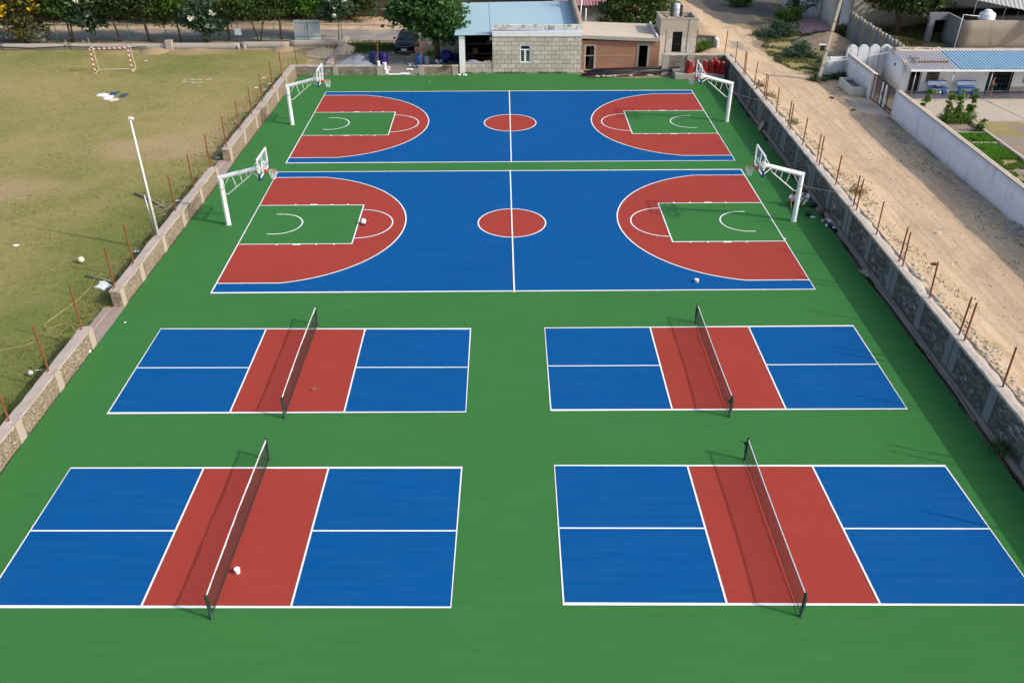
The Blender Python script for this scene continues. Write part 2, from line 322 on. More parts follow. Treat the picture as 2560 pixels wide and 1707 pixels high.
def zone(x, y):
    g = s = b = 0.0; lush = 0.0; bare = 0.0; soil = 0.0
    if x < -17.7 and y < 81.2:              # the playing field
        g = 1; n = fbm(x, y, .06, 3)
        lush = .62-.30*sstep(30, 60, y)+.55*n+.5*sstep(-26, -18, x)*sstep(60, 35, y)+.25*blob(x, y, -24, 28, 8, 10)+.3*sstep(70, 76, y)
        bare = 1.1*blob(x, y, -24.0, 55, 5, 2.6)+.75*blob(x, y, -29, 48.5, 6.5, 3.5)+.5*blob(x, y, -21.5, 62, 3, 5)+.75*blob(x, y, -41, 68, 6, 3)+.6*fbm(x, y, .12, 9)
        if y > 77: bare += .9*sstep(77.5, 80.5, y)*(.6+fbm(x, y, .3)); 
        if x > -21 and y > 66: bare += .5
        g = 1
    elif y > 73.5 and x < 13:               # yard behind the courts
        s = .35+.4*fbm(x, y, .2); b = .25+.5*blob(x, y, -9, 76, 5, 3)
        if x < -9 and y < 82.5: g = .5*blob(x, y, -17, 78, 2.5, 4)
        if 85 < y < 100: s = .6
    if x > 17.6 or (y > 73.7 and x > 13):
        xb = rx_sand(y); s = sstep(xb+.6, xb-.8, x+.6*fbm(x, y, .4)); left = 0
        lush = .25+.4*fbm(x, y, .2); b = 0
        if y > 66 and x > xb-.5: g = (1-s)*(.55+.6*fbm(x, y, .35)+.5*sstep(78, 72, y)); soil = .5*sstep(76, 82, y)
        if x > xb and y > 87: b = .9; g *= .5; soil = 1
        if y > 79 and x < 20: b = max(b, .5*blob(x, y, 18.5, 104, 6, 5))
        b = max(b, .55*blob(x, y, 19.5, 78, 2.2, 3.5))
        if x < 19.2 and y < 74: g = .45*max(0, fbm(x, y, .45, 5)+.15); lush = .5; s = .85
        if x > 26:                          # the house plot
            s = 0; g = .35+.5*fbm(x, y, .3); b = .45; lush = .2
            if x > 30 and y > 78: g = .9; lush = .15; b = 0
    return (g, s, b, 1), (lush, bare, soil, 1)
P = [[(x, y, gz(x, y)) for y in YS] for x in XS]
mb = MB(); mb.grid(P); mb.f = [tuple(reversed(f)) for f in mb.f]
def groundmat():
    m = N('ground_cover').world()
    a = m.n('ShaderNodeAttribute', attribute_name='zone'); b = m.n('ShaderNodeAttribute', attribute_name='wear')
    za = m.sep(a.outputs['Color']); zb = m.sep(b.outputs['Color'])
    n1 = m.noise(.9, 6, .65); n2 = m.noise(5, 6, .75); n3 = m.noise(22, 4, .8); n4 = m.noise(.28, 5, .6)
    def th(v, n, lo=.38, hi=.62, k=.7):
        q = m.math('ADD', v, m.math('MULTIPLY', m.math('SUBTRACT', n, .5), k)); return m.ramp(q, [(lo, 0.0), (hi, 1.0)])
    dirt = m.mix(n2, (.30, .22, .15), (.45, .35, .25)); dirt = m.mix(th(n3, n1, .5, .62, .4), dirt, (.18, .13, .09))
    trk = m.noise(1.0, 6, .62, src=m.mapv((1.5, .09, 1), rot=(0, 0, .02)))
    sand = m.mix(n1, (.65, .47, .30), (.75, .57, .385)); sand = m.mix(m.ramp(trk, [(.38, 0.0), (.50, .5), (.57, .05), (.64, .4), (.72, .0)]), sand, (.42, .30, .19)); sand = m.mix(m.ramp(m.noise(.6, 5, .7, dist=.5), [(.52, 0.0), (.66, .6)]), sand, (.47, .325, .20)); sand = m.mix(m.ramp(n4, [(.55, 0.0), (.7, .5)]), sand, (.50, .31, .20))
    sand = m.mix(m.ramp(n3, [(.57, 0.0), (.68, .75)]), sand, (.25, .19, .14)); sand = m.mix(m.ramp(n2, [(.60, 0.0), (.68, .7)]), sand, (.24, .19, .13))
    grey = m.mix(n2, (.17, .16, .15), (.33, .31, .28))
    gb = m.noise(1, 5, .7, src=m.mapv((3.2, 5.5, 1)))
    dry = m.mix(n2, (.29, .24, .085), (.42, .345, .15)); green = m.mix(n2, (.125, .16, .036), (.235, .25, .075))
    mot = m.noise(.45, 6, .72, dist=.4); lushf = th(m.math('ADD', zb[0], m.math('MULTIPLY', m.math('SUBTRACT', n1, .5), .9)), n2, .25, .85, .6)
    grass = m.mix(lushf, dry, green); grass = m.mix(m.ramp(mot, [(.52, 0.0), (.68, .55)]), grass, (.36, .27, .13)); grass = m.mix(m.ramp(mot, [(.30, .5), (.44, 0.0)]), grass, (.11, .15, .035)); grass = m.mix(m.ramp(gb, [(.30, .6), (.50, 0.0)]), grass, (.12, .115, .04)); grass = m.mix(m.ramp(n3, [(.60, 0.0), (.75, .5)]), grass, (.42, .36, .19))
    bare = m.mix(n2, (.38, .265, .15), (.50, .365, .225)); grass = m.mix(m.math('MULTIPLY', th(zb[1], n1, .42, .95, .9), .62), grass, bare)
    c = m.mix(th(za[1], n1), dirt, sand); c = m.mix(th(za[2], n1), c, grey); c = m.mix(m.math('MULTIPLY', th(zb[2], n1), .7), c, (.09, .075, .06)); c = m.mix(th(za[0], n1), c, grass)
    m.col(c).rough(.95); m.b.inputs['Specular IOR Level'].default_value = .1
    m.bump(m.math('ADD', m.math('ADD', n2, m.math('MULTIPLY', n3, .5)), m.math('MULTIPLY', trk, .6)), .9, .06); return m.m
M_['ground'] = groundmat()
ground = mb.build('ground', M_['ground'], None, True); tag(ground, kind='structure')
za = ground.data.color_attributes.new('zone', 'FLOAT_COLOR', 'POINT'); zb = ground.data.color_attributes.new('wear', 'FLOAT_COLOR', 'POINT')
bufa, bufb = [], []
for x in XS:
    for y in YS:
        a_, b_ = zone(x, y); bufa += a_; bufb += b_
if len(ground.data.vertices)*4 == len(bufa):
    za.data.foreach_set('color', bufa); zb.data.foreach_set('color', bufb)
else: print('VERT MISMATCH', len(ground.data.vertices), len(bufa)//4)
# ------------------------------------------------------------------ court slab and painted courts
def yfar(x):
    y = 72.98+.57*sstep(-4.7, -4.0, x)-1.4*sstep(5.4, 6.1, x)-.4*sstep(12.9, 13.3, x)
    return y+.08*math.sin(x*1.7)*sstep(5.5, 6, x)
def jag(t, s=0): return .035*mnoise.noise(Vector((t*.9, s, 0)))+.05*mnoise.noise(Vector((t*.25, s+5, 0)))
xs = np.arange(-1, 1.001, 1/60); ys = np.concatenate([np.linspace(0, 1, 220)])
P = []
for u in xs:
    col_ = []
    for t in ys:
        y = 2+t*70; xl = -17.42+jag(y, 1); xr = 16.92+2*jag(y, 9)+(.25*sstep(66, 72, y)); x = xl+(xr-xl)*(u+1)/2
        yy = 2+t*(yfar(x)+jag(x*2, 4)-2); col_.append((x, yy, 0))
    P.append(col_)
mb = MB(); mb.grid(P); mb.f = [tuple(reversed(f)) for f in mb.f]
n_, m_ = len(P), len(P[0])
def skirt(seq): mb.add(seq+[(x, y, -.14) for x, y, z in seq], [(i, i+1, len(seq)+i+1, len(seq)+i) for i in range(len(seq)-1)])
skirt(P[-1]); skirt(P[0][::-1]); skirt([P[i][-1] for i in range(n_)][::-1])
court = mb.build('court_surface', M_['green'], None); tag(court, kind='structure')
def quadmap(A):
    A = [Vector((p.x, p.y, 0)) for p in A]
    return lambda a, b: (1-a)*(1-b)*A[0]+a*(1-b)*A[1]+a*b*A[2]+(1-a)*b*A[3]
def sheet(name, poly, z, mt, parent=None):
    mb = MB(); mb.add([(p.x, p.y, z) for p in poly], [tuple(range(len(poly)))]); return mb.build(name, mt, parent)
def strip(mb, pts, wd, z, closed=False):          # flat painted line of even width along a ground polyline
    n = len(pts); L = []; Rr = []
    for i, p in enumerate(pts):
        a = pts[i-1] if (i > 0 or closed) else p; b = pts[(i+1) % n] if (i < n-1 or closed) else p
        t = Vector((b.x-a.x, b.y-a.y, 0)).normalized(); nn = Vector((-t.y, t.x, 0))
        k = 1.0
        if 0 < i < n-1 or closed:
            t1 = Vector((p.x-a.x, p.y-a.y, 0)).normalized(); k = 1/max(.5, t1.dot(t))
        L.append((p.x+nn.x*wd/2*k, p.y+nn.y*wd/2*k, z)); Rr.append((p.x-nn.x*wd/2*k, p.y-nn.y*wd/2*k, z))
    m = n if closed else n-1
    mb.add(L+Rr, [(n+i, n+(i+1) % n, (i+1) % n, i) for i in range(m)])
J = lambda u, v: at('J', u, v)
NETS = []
def pickle(corners, label_pos):
    q = quadmap(corners); f = lambda a, b: q(a/13.41, b/6.096)
    root = sheet('pickleball_court', [q(0, 0), q(1, 0), q(1, 1), q(0, 1)], .004, M_['blue']); tag(root, kind='structure')
    sheet('non_volley_zone', [f(4.57, 0), f(8.84, 0), f(8.84, 6.096), f(4.57, 6.096)], .008, M_['red'], root)
    lw = .06; z = .016; mb = MB()
    strip(mb, [f(.02, .02), f(13.39, .02), f(13.39, 6.07), f(.02, 6.07)], lw, z, True)
    mb2 = MB(); strip(mb2, [f(4.57, .05), f(4.57, 6.05)], lw, z+.003); strip(mb2, [f(8.84, .05), f(8.84, 6.05)], lw, z+.003)
    strip(mb2, [f(0.05, 3.048), f(4.54, 3.048)], lw, z+.003); strip(mb2, [f(8.87, 3.048), f(13.36, 3.048)], lw, z+.003)
    mb.add(mb2.v, mb2.f); mb.build('court_lines', M_['line'], root)
    return q
FLB = U(-6, 1521.5)                                # front left corner lies just outside the frame
q1 = pickle([Vector((-15.12, 17.30, 0)), J(1037, 1396), J(1062, 1073), J(162, 1074)], 0)
q2 = pickle([J(1293, 1388), Vector((15.19, 17.36, 0)), J(2171, 1069), J(1272, 1068)], 1)
q3 = pickle([J(246, 950), J(1071, 947), J(1082, 755), J(369, 755)], 2)
q4 = pickle([J(1264, 943), J(2085, 940), J(1960, 748), J(1250, 753)], 3)
def bball(corners):
    q = quadmap(corners); f = lambda a, b: q(a/28, b/15)
    root = sheet('basketball_court', [q(0, 0), q(1, 0), q(1, 1), q(0, 1)], .004, M_['blue']); tag(root, kind='structure')
    lw = .072; z = .02; mb = MB(); strip(mb, [q(0, 0), q(1, 0), q(1, 1), q(0, 1)], lw, z, True); mb2 = MB()
    for s in (0, 1):
        F = (lambda a, b: f(a, b)) if s == 0 else (lambda a, b: f(28-a, b))
        a0 = math.asin((7.5-.9)/6.75); arc = [F(1.575+6.75*math.cos(t), 7.5+6.75*math.sin(t)) for t in np.linspace(-a0, a0, 64)]
        pl = [F(0, .9)]+arc+[F(0, 14.1)]
        if s: pl = pl[::-1]
        sheet('three_point_area', pl, .008, M_['red'], root)
        strip(mb2, pl, lw, z+.003)
        k = [F(0, 5.05), F(5.8, 5.05), F(5.8, 9.95), F(0, 9.95)]
        if s: k = k[::-1]
        sheet('key_area', k, .012, M_['green'], root); strip(mb2, k, lw, z+.006)
        strip(mb2, [F(5.83+1.8*math.cos(t), 7.5+1.8*math.sin(t)) for t in np.linspace(-math.pi/2, math.pi/2, 40)], lw, z+.003)
        strip(mb2, [F(1.22, 7.5-1.25)]+[F(1.575+1.25*math.cos(t), 7.5+1.25*math.sin(t)) for t in np.linspace(-math.pi/2, math.pi/2, 32)]+[F(1.22, 7.5+1.25)], lw, z+.003)
        for a, wd in ((1.95, .1), (2.8, .42), (3.95, .1), (4.85, .1)):
            for b, d in ((5.05, -1), (9.95, 1)):
                mb2.add([tuple(F(a, b+d*.03))[:2]+(z+.009,), tuple(F(a+wd, b+d*.03))[:2]+(z+.009,), tuple(F(a+wd, b+d*.13))[:2]+(z+.009,), tuple(F(a, b+d*.13))[:2]+(z+.009,)], [(0, 1, 2, 3)])
    circ = [f(14+1.8*math.cos(t), 7.5+1.8*math.sin(t)) for t in np.linspace(0, 2*math.pi, 64, endpoint=False)]
    sheet('centre_circle', circ, .008, M_['red'], root); strip(mb2, circ, lw, z+.003, True)
    strip(mb2, [f(14, -.15), f(14, 15.1)], lw, z+.012)
    mb.add(mb2.v, mb2.f); mb.build('court_lines', M_['line'], root)
bball([J(485, 673.5), J(1872, 665), J(1702, 390), J(638, 396)])
bball([J(657, 375.5), J(1688, 369.5), J(1588, 208), J(749, 212)])
# ------------------------------------------------------------------ rubble boundary walls
def stonewall(name, label, x0, x1, y0, y1, h, pil, inner, mat, pmat, cmat, z0=-.15, axis='y', pw=.42, foot=False):
    root = thing(name, label, 'wall', ((x0+x1)/2, (y0+y1)/2, z0))
    mb = MB(); mb.rbox(x0, x1, y0, y1, z0, h-.05, .3, .025, 2.2); mb.build('stonework', mat, root)
    mb = MB(); ex = .012
    mb.rbox(x0-ex, x1+ex, y0-(.02 if axis == 'y' else ex), y1+(.02 if axis == 'y' else ex), h-.06, h+.02, .22, .03, 2.6); mb.build('coping', cmat, root)
    for p in pil:
        mb = MB()
        if axis == 'y':
            xi = x0 if inner < 0 else x1
            mb.rbox(xi-.05 if inner < 0 else xi-.1, xi+.1 if inner < 0 else xi+.05, p-pw/2, p+pw/2, z0, h+.03, .3, .008, 3)
        else:
            mb.rbox(p-pw/2, p+pw/2, y0-.05, y0+.1, z0, h+.03, .3, .008, 3)
        mb.build('pilaster', pmat, root)
    return root
ROD = thing('steel_rod', 'rusty steel reinforcing rod standing on top of the low left stone wall', 'rod', (0, 0, 0), 0, 'rusty rods along the low left stone wall')
mb = MB(); mb.path([(0, 0, 0), (.0, 0, 1), (0, 0, 2)], .036, 6); rodmesh = mb.build('bar', M_['rust'], ROD)
mb = MB(); mb.lathe((0, 0, 0), [(.07, 0), (.075, .03), (.045, .05)], 8); mb.build('base_collar', M_['coping'], ROD)
first_rod = [True]
def rod(x, y, z, h, label=None, group=None, lean=.02):
    if first_rod[0]: o = ROD; o.location = (x, y, z); first_rod[0] = False
    else: o = dup(ROD, (x, y, z), None, label, group)
    if label: o['label'] = label; o['group'] = group
    o.rotation_euler = (random.uniform(-lean, lean), random.uniform(-lean, lean), random.uniform(0, 6)); o.scale = (1, 1, h/2)
LW = 'low stone and concrete wall on the left of the courts, '
stonewall('stone_wall', LW+'nearest section', -17.92, -17.5, 12, 31.45, .8, [12.3, 15.5, 18.65, 21.8, 24.94, 28.1, 31.22], 1, M_['stone_tan'], M_['conc_tan'], M_['coping'])
stonewall('stone_wall', LW+'middle section carrying the white flagpole', -17.95, -17.53, 34.55, 49.95, .8, [34.78, 37.15, 40.3, 43.36, 46.55, 49.72], 1, M_['stone_tan'], M_['conc_tan'], M_['coping'])
stonewall('stone_wall', LW+'farthest section running to the back corner', -18.1, -17.68, 53.0, 73.1, .8, [53.24, 56.6, 59.73, 62.9, 66.04, 69.3], 1, M_['stone_tan'], M_['conc_tan'], M_['coping'])
for y in (18.65, 21.8, 24.94, 28.1, 31.2, 34.78, 37.15, 43.36, 46.55, 49.72, 53.24, 56.6, 59.73, 62.88, 66.04, 69.3): rod(-17.73-(.004*(y-20)), y, .8, 2.02)
stonewall('stone_wall', 'low stone wall across the back left corner behind the far hoop', -17.66, -10.62, 72.98, 73.35, .72, [-14.45, -10.85], 1, M_['stone_mid'], M_['conc'], M_['coping'], axis='x')
stonewall('stone_wall', 'short low stone wall between the gap with white litter and the blue roofed shed', -7.66, -4.42, 72.98, 73.35, .72, [-7.42, -4.68], 1, M_['stone_tan'], M_['conc'], M_['coping'], axis='x')
for x in (-17.6, -14.45, -10.9, -7.4): rod(x, 73.15, .73, 1.95, 'rusty steel rod standing on the low stone wall across the back', 'rusty rods on the back wall')
spil = [19.6, 26.04, 32.59, 38.94, 45.29, 51.7, 58.0, 64.33, 70.75]; dpil = [22.9, 29.42, 35.79, 42.1, 48.5, 54.8, 61.15, 67.46]
wr = thing('retaining_wall', 'long high rubble wall, coloured dark for shade, with concrete pilasters beside the sandy lane', 'wall', (17.65, 45, -.15))
mb = MB(); mb.rbox(17.42, 17.95, 12, 74.0, -.15, 1.5, .3, .03, 2.0); mb.build('stonework', M_['stone_shaded'], wr)
P = []
for i, y in enumerate(np.arange(12, 74.05, .14)):
    e = .13*mnoise.noise(Vector((y*1.1, 3, 0))); g = .04*mnoise.noise(Vector((y*1.5, 8, 0)))
    P.append([(17.37+g*.5, y, 1.44), (17.385+g*.5, y, 1.53+g*.6), (17.6, y, 1.55+g), (17.76+e, y, 1.53+g), (17.88+e*1.5, y, 1.47), (17.98+e*1.5, y, 1.38)])
mb = MB(); mb.grid(P); mb.f = [tuple(reversed(f)) for f in mb.f]; mb.build('coping', M_['coping_r'], wr)
for p in spil:
    mb = MB(); mb.rbox(17.385, 17.5, p-.24, p+.24, -.1, 1.52, .3, .006, 3); mb.build('pilaster', M_['pil_dark'], wr)
for p in dpil:
    for s in (-1, 1):
        mb = MB(); mb.rbox(17.385, 17.5, p+s*.26-.22, p+s*.26+.22, -.1, 1.52, .3, .006, 3); mb.build('pilaster', M_['pil_dark'], wr)
mb = MB(); mb.rbox(17.16, 17.45, 12, 71.5, -.15, .10, .35, .05, 1.6); mb.build('footing', plain('footing_earth', (.24, .195, .16), .95, .4, 3, bump=.8), wr, True)
RL = 'rusty steel reinforcing rod standing on the high wall beside the sandy lane'; RG = 'rusty rods on the wall beside the lane'
for y in spil: rod(17.63, y, 1.5, 1.72, RL, RG, .03)
for y in dpil:
    for s in (-.23, .23): rod(17.62, y+s, 1.5, 1.72, RL, RG, .03)
rod(17.46, 73.9, 1.5, 1.8, RL, RG)
stonewall('stone_wall', 'high stone wall across the back right corner behind the red barriers', 12.35, 17.4, 73.55, 73.95, 1.5, [12.6, 14.62], 1, M_['stone_mid'], M_['conc'], M_['coping_r'], axis='x', pw=.55)
for x in (12.5, 15.0): rod(x, 73.8, 1.5, 1.9, 'thin rusty rod standing on the stone wall in front of the cream outbuilding', 'rods before the cream outbuilding')
# thresholds in the left wall and slabs
mb = MB(); mb.rbox(-18.0, -17.44, 31.45, 34.55, -.15, .02, .4, .02); mb.rbox(-18.3, -18.0, 31.6, 34.4, -.15, -.03+.12, .4, .02)
solo('stone_step', mb, plain('brown_paving', (.32, .25, .22), .9, .2, 3, bump=.4), 'brown stone threshold in the nearer gap of the low left wall', 'step')
mb = MB(); mb.rbox(-18.0, -17.5, 49.95, 53.0, -.15, .03, .4, .02); mb.rbox(-18.35, -18.0, 50.1, 52.9, -.15, .12, .4, .02)
solo('stone_step', mb, plain('brown_paving_far', (.34, .26, .23), .9, .2, 3, bump=.4), 'brown stone threshold in the farther gap of the low left wall', 'step')
mb = MB(); mb.rbox(-10.6, -7.68, 73.0, 73.4, -.15, .03, .4, .015); solo('concrete_kerb', mb, M_['conc'], 'flush concrete kerb across the gap in the back wall', 'kerb')
mb = MB(); mb.rbox(13.2, 17.2, 71.78, 73.5, -.15, .38, .4, .02); solo('concrete_plinth', mb, M_['conc'], 'low concrete plinth under the red barriers in the back right corner', 'plinth')
# ------------------------------------------------------------------ basketball hoops
def make_hoop(label):
    t = thing('basketball_hoop', label, 'basketball hoop', (0, 0, 0), 0, 'white gooseneck basketball hoops'); W = M_['white']
    mb = MB(); mb.lathe((0, 0, 0), [(.15, 0), (.15, .02), (.135, .03), (.13, .05), (.13, 2.66), (.125, 2.72), (.07, 2.76)], 24); mb.build('post', W, t, True, local=True)
    mb = MB(); mb.path([(-.10, 0, 2.63), (2.02, 0, 3.17)], [.125, .11], 20); mb.box((2.08, 0, 3.17), (.16, .30, .28)); mb.build('arm', W, t, False, .01, local=True)
    mb = MB(); r = .032
    mb.path([(.10, 0, 1.77), (.27, 0, 1.73), (1.66, 0, 2.83), (1.60, 0, 3.03)], r, 8)
    for a, b in (((.77, 0, 2.14), (.62, 0, 2.80)), ((1.12, 0, 2.41), (1.03, 0, 2.90)), ((1.42, 0, 2.65), (1.37, 0, 2.98)), ((.11, 0, 2.12), (.50, 0, 2.76))): mb.tube(a, b, .024)
    mb.build('truss', W, t, True, local=True)
    mb = MB()
    for s in (-1, 1):
        mb.tube((1.72, s*.10, 3.10), (2.30, s*.86, 3.86), .018); mb.tube((1.72, s*.10, 3.02), (2.30, s*.86, 2.98), .018)
    mb.build('stay', W, t, True, local=True)
    bd = MB(); x0, x1 = 2.325, 2.341; bd.bb(x0, x1, -.88, .88, 2.92, 3.93); bo = bd.build('backboard', M_['glass'], t, local=True)
    fr = MB()
    for s in (-1, 1): fr.bb(2.29, 2.365, s*.9-.028, s*.9+.028, 2.88, 3.97)
    fr.bb(2.29, 2.365, -.872, .872, 3.92, 3.97); fr.bb(2.29, 2.365, -.872, .872, 2.88, 2.93); fr.bb(2.285, 2.322, -.87, .87, 3.24, 3.27); fr.bb(2.285, 2.322, -.03, .03, 2.93, 3.9)
    f2 = fr.build('board_frame', W, bo, local=True)
    sq = MB(); 
    for s in (-1, 1): sq.bb(2.343, 2.347, s*.295-.025, s*.295+.025, 3.05, 3.50)
    sq.bb(2.343, 2.347, -.27, .27, 3.45, 3.50); sq.bb(2.343, 2.347, -.27, .27, 3.05, 3.10); sq.build('target_square', W, bo, local=True)
    pd = MB()
    for s in (-1, 1): pd.box((2.335, s*.905, 3.03), (.11, .06, .36))
    pd.box((2.335, 0, 2.87), (.11, 1.87, .06)); pd.build('edge_pad', M_['padblue'], bo, False, .01, local=True)
    rm = MB(); c = (2.79, 0, 3.05)
    rm.path([(c[0]+.23*math.cos(a), .23*math.sin(a), 3.05) for a in np.linspace(0, 2*math.pi, 33)], .011, 6, False)
    rm.box((2.40, 0, 3.02), (.12, .16, .14)); rm.box((2.50, .06, 3.04), (.14, .02, .03)); rm.box((2.50, -.06, 3.04), (.14, .02, .03)); ro = rm.build('rim', M_['rim'], t, local=True)
    nb = MB(); n = 12; lv = [(.225, 3.04), (.19, 2.93), (.155, 2.82), (.13, 2.71), (.125, 2.62)]
    for k in range(n):
        for d in (1, -1):
            nb.path([(c[0]+r_*math.cos(2*math.pi*(k+d*i*.5)/n), r_*math.sin(2*math.pi*(k+d*i*.5)/n), z) for i, (r_, z) in enumerate(lv)], .007, 4, False)
    nb.path([(c[0]+.125*math.cos(a), .125*math.sin(a), 2.62) for a in np.linspace(0, 2*math.pi, 17)], .006, 4, False)
    nb.build('net', M_['netwhite'], ro, local=True)
    cl = MB(); cl.lathe((0, 0, 2.02), [(.131, 0), (.137, .005), (.137, .035), (.131, .04)], 20); cl.build('wire_clamp', M_['galv'], t, local=True)
    return t
hp = make_hoop('white gooseneck basketball hoop at the left end of the nearer blue court'); hp.location = (-15.21, 43.5, 0)
dup(hp, (15.24, 43.95, 0), math.pi, 'white gooseneck basketball hoop with two people sitting behind its post')
dup(hp, (-15.36, 60.35, 0), 0, 'white gooseneck basketball hoop at the left end of the farther blue court')
dup(hp, (15.15, 61.0, 0), math.pi, 'white gooseneck basketball hoop in front of the stacked red barriers')
def wire(p, q, r, mt, label, cat='wire', sag=.05, name='wire', n=10, group=None):
    p, q = Vector(p), Vector(q); mb = MB(); mb.path([p.lerp(q, t)-Vector((0, 0, 4*sag*t*(1-t))) for t in np.linspace(0, 1, n)], r, 4); return solo(name, mb, mt, label, cat, group)
wire((15.36, 43.95, 2.04), (17.62, 44.0, 1.6), .008, M_['stick'], 'thin tie wire from the hoop post by the two sitting people to the wall')
wire((15.27, 61.0, 2.04), (17.6, 60.4, 1.6), .008, M_['stick'], 'thin tie wire from the far right hoop post to the wall')
# ------------------------------------------------------------------ pickleball nets
def make_net(label, p, q, wav, crank):
    p = Vector(p); q = Vector(q); L = (q-p).length; a = math.atan2(q.y-p.y, q.x-p.x)
    t = thing('pickleball_net', label, 'net', (p.x, p.y, 0), a, 'pickleball nets'); G = M_['postgreen']
    def zt(s): u = s/L; return .895-.045*4*u*(1-u)
    def zbot(s): u = s/L; return .05+.03*4*u*(1-u)*(1 if wav < .01 else .2)
    def off(s): return .05*math.sin(math.pi*s/L)*(1 if wav > .01 else .0)
    for s in (0, L):
        mb = MB(); mb.lathe((s, 0, 0), [(.055, 0), (.055, .012), (.043, .015), (.043, .92), (.03, .945), (.006, .955)], 14); po = mb.build('post', G, t, True, local=True)
        mb = MB(); mb.bb(s-.02, s+.02, .045 if s else -.06, .06 if s else -.045, .3, .75); mb.build('lacing_bar', G, po, local=True)
        if crank and ((s == 0) == (crank == 1)):
            mb = MB(); mb.box((s, .075, .70), (.09, .07, .11)); mb.path([(s, .10, .70), (s-.0, .15, .71), (s, .16, .80), (s, .30, .81)], .012, 6); mb.build('winder', G, po, local=True)
    mb = MB(); n = int(L/.045); w_ = .0022
    for i in range(1, n):
        s = L*i/n; zt_, zb_ = zt(s)-.02, zbot(s)
        mb.box((s, off(s)*.3, (zt_+zb_)/2), (w_*2, w_*2, zt_-zb_))
    for k in range(1, 18):
        pts = [(s, off(s)*.3, zbot(s)+(zt(s)-.03-zbot(s))*k/18) for s in np.linspace(0.04, L-.04, 10)]
        mb.path(pts, w_*1.15, 4, False)
    mb.build('netting', M_['netdark'], t, local=True)
    mb = MB(); A = []; B = []; C_ = []; D_ = []; ns = 90
    for i in range(ns):
        s = .04+(L-.08)*i/(ns-1); dz = wav*(mnoise.noise(Vector((s*3.1, p.x, 0)))+.6*mnoise.noise(Vector((s*9, p.y, 0)))); y0 = off(s)
        A.append((s, y0-.008-.0*dz, zt(s)-.05-max(-.02, dz))); B.append((s, y0-.010, zt(s)+.0)); C_.append((s, y0+.010, zt(s)+.0)); D_.append((s, y0+.008, zt(s)-.05-max(-.02, dz)))
    vs = A+B+C_+D_; fs = []
    for i in range(ns-1):
        for r_ in range(3): fs.append((r_*ns+i, r_*ns+i+1, (r_+1)*ns+i+1, (r_+1)*ns+i))
        fs.append((3*ns+i, 3*ns+i+1, i+1, i))
    mb.add(vs, fs); mb.build('top_tape', M_['whitecloth'], t, local=True)
    mb = MB(); mb.path([(s, 0, zbot(s)) for s in np.linspace(.04, L-.04, 20)], .012, 5); mb.build('bottom_cord', M_['netdark'], t, local=True)
    return t
make_net('pickleball net across the front left court, rippled white tape', (-8.43, 16.9, 0), (-8.42, 23.85, 0), .045, 0)
make_net('pickleball net across the front right court, with a crank on its far post', (8.11, 16.98, 0), (8.09, 23.85, 0), .006, 2)
make_net('pickleball net across the back left court, beside the orange bat', (-8.42, 26.24, 0), (-8.46, 33.0, 0), .04, 0)
make_net('pickleball net across the back right court, smooth white tape', (8.07, 26.32, 0), (8.03, 33.17, 0), .008, 1)
# ------------------------------------------------------------------ small things left on the courts
def bucket(label, loc, r, h, mt, cat='bucket', group=None, lid=True, name='paint_bucket'):
    t = thing(name, label, cat, loc, random.uniform(0, 6), group)
    mb = MB(); mb.lathe((0, 0, 0), [(r*.84, 0), (r*.86, .01), (r*.96, h*.8), (r*1.03, h*.82), (r*1.03, h*.88), (r, h)]+([] if lid else [(r*.93, h), (r*.85, h*.35)]), 18); mb.build('tub', mt, t, local=True)
    if lid: mb = MB(); mb.lathe((0, 0, h+.001), [(r*1.06, 0), (r*1.06, .018), (r*.97, .02), (r*.9, .012)], 18); mb.build('lid', M_['white'], t, local=True)
    mb = MB(); mb.path([(r*1.02*math.cos(a), r*1.02*math.sin(a)*.35+r*.55, h*.72-abs(math.sin(a))*h*.3) for a in np.linspace(0, math.pi, 9)], .005, 4); mb.build('handle', M_['galv'], t, local=True)
    return t
bucket('small white lidded bucket on the red strip of the front left court', U(594.5, 1431), .085, .15, M_['white'])
bucket('tiny white lidded tub on the blue floor near the right three point line', U(1741.6, 705), .10, .13, M_['white'])
c = U(909, 561); t = thing('sport_helmet', 'white helmet lying at the free throw line of the nearer left key', 'helmet', c, .4)
mb = MB(); mb.ball((0, 0, .17), (.155, .17, .165), 18, 12); mb.v = [(x, y, max(z, .05)) for x, y, z in mb.v]; mb.build('shell', M_['white'], t, True, local=True)
mb = MB(); mb.path([(.02, -.17, .1), (.07, -.20, .12), (.0, -.235, .14), (-.07, -.20, .12), (-.02, -.17, .1)], .012, 6); mb.path([(-.08, -.17, .06), (0, -.24, .07), (.08, -.17, .06)], .01, 6); mb.build('face_guard', M_['black'], t, True, local=True)
mb = MB(); mb.lathe((0, 0, 0), [(.14, 0), (.15, .02), (.145, .05)], 16); mb.build('rim_band', M_['jeans'], t, local=True)
c = U(919, 557); mb = MB(); mb.ball((c.x, c.y, .11), .11, 16, 10); solo('ball', mb, M_['redplastic'], 'red ball touching the white helmet at the free throw line', 'ball', smooth=True)
c = U(789.5, 973); t = thing('table_tennis_bat', 'orange wooden bat lying on the red strip of the back left court', 'bat', (c.x, c.y, .012), R(18)); t.scale = (1.35, 1.35, 1.5)
mb = MB(); mb.lathe((-.05, 0, 0), [(.07, 0), (.085, .006), (.085, .016), (.07, .022)], 18, 1.05, .95); mb.build('blade', plain('bat_wood', (.30, .10, .04), .5, .3, 12), t, local=True)
mb = MB(); mb.box((.085, 0, .011), (.13, .032, .026)); mb.build('handle', M_['brown'], t, False, .005, local=True)
c = U(1960, 600); t = thing('line_tape_dispenser', 'small white tape roller left on the right corner of the nearer right key', 'tape roller', (c.x, c.y, .03), .3)
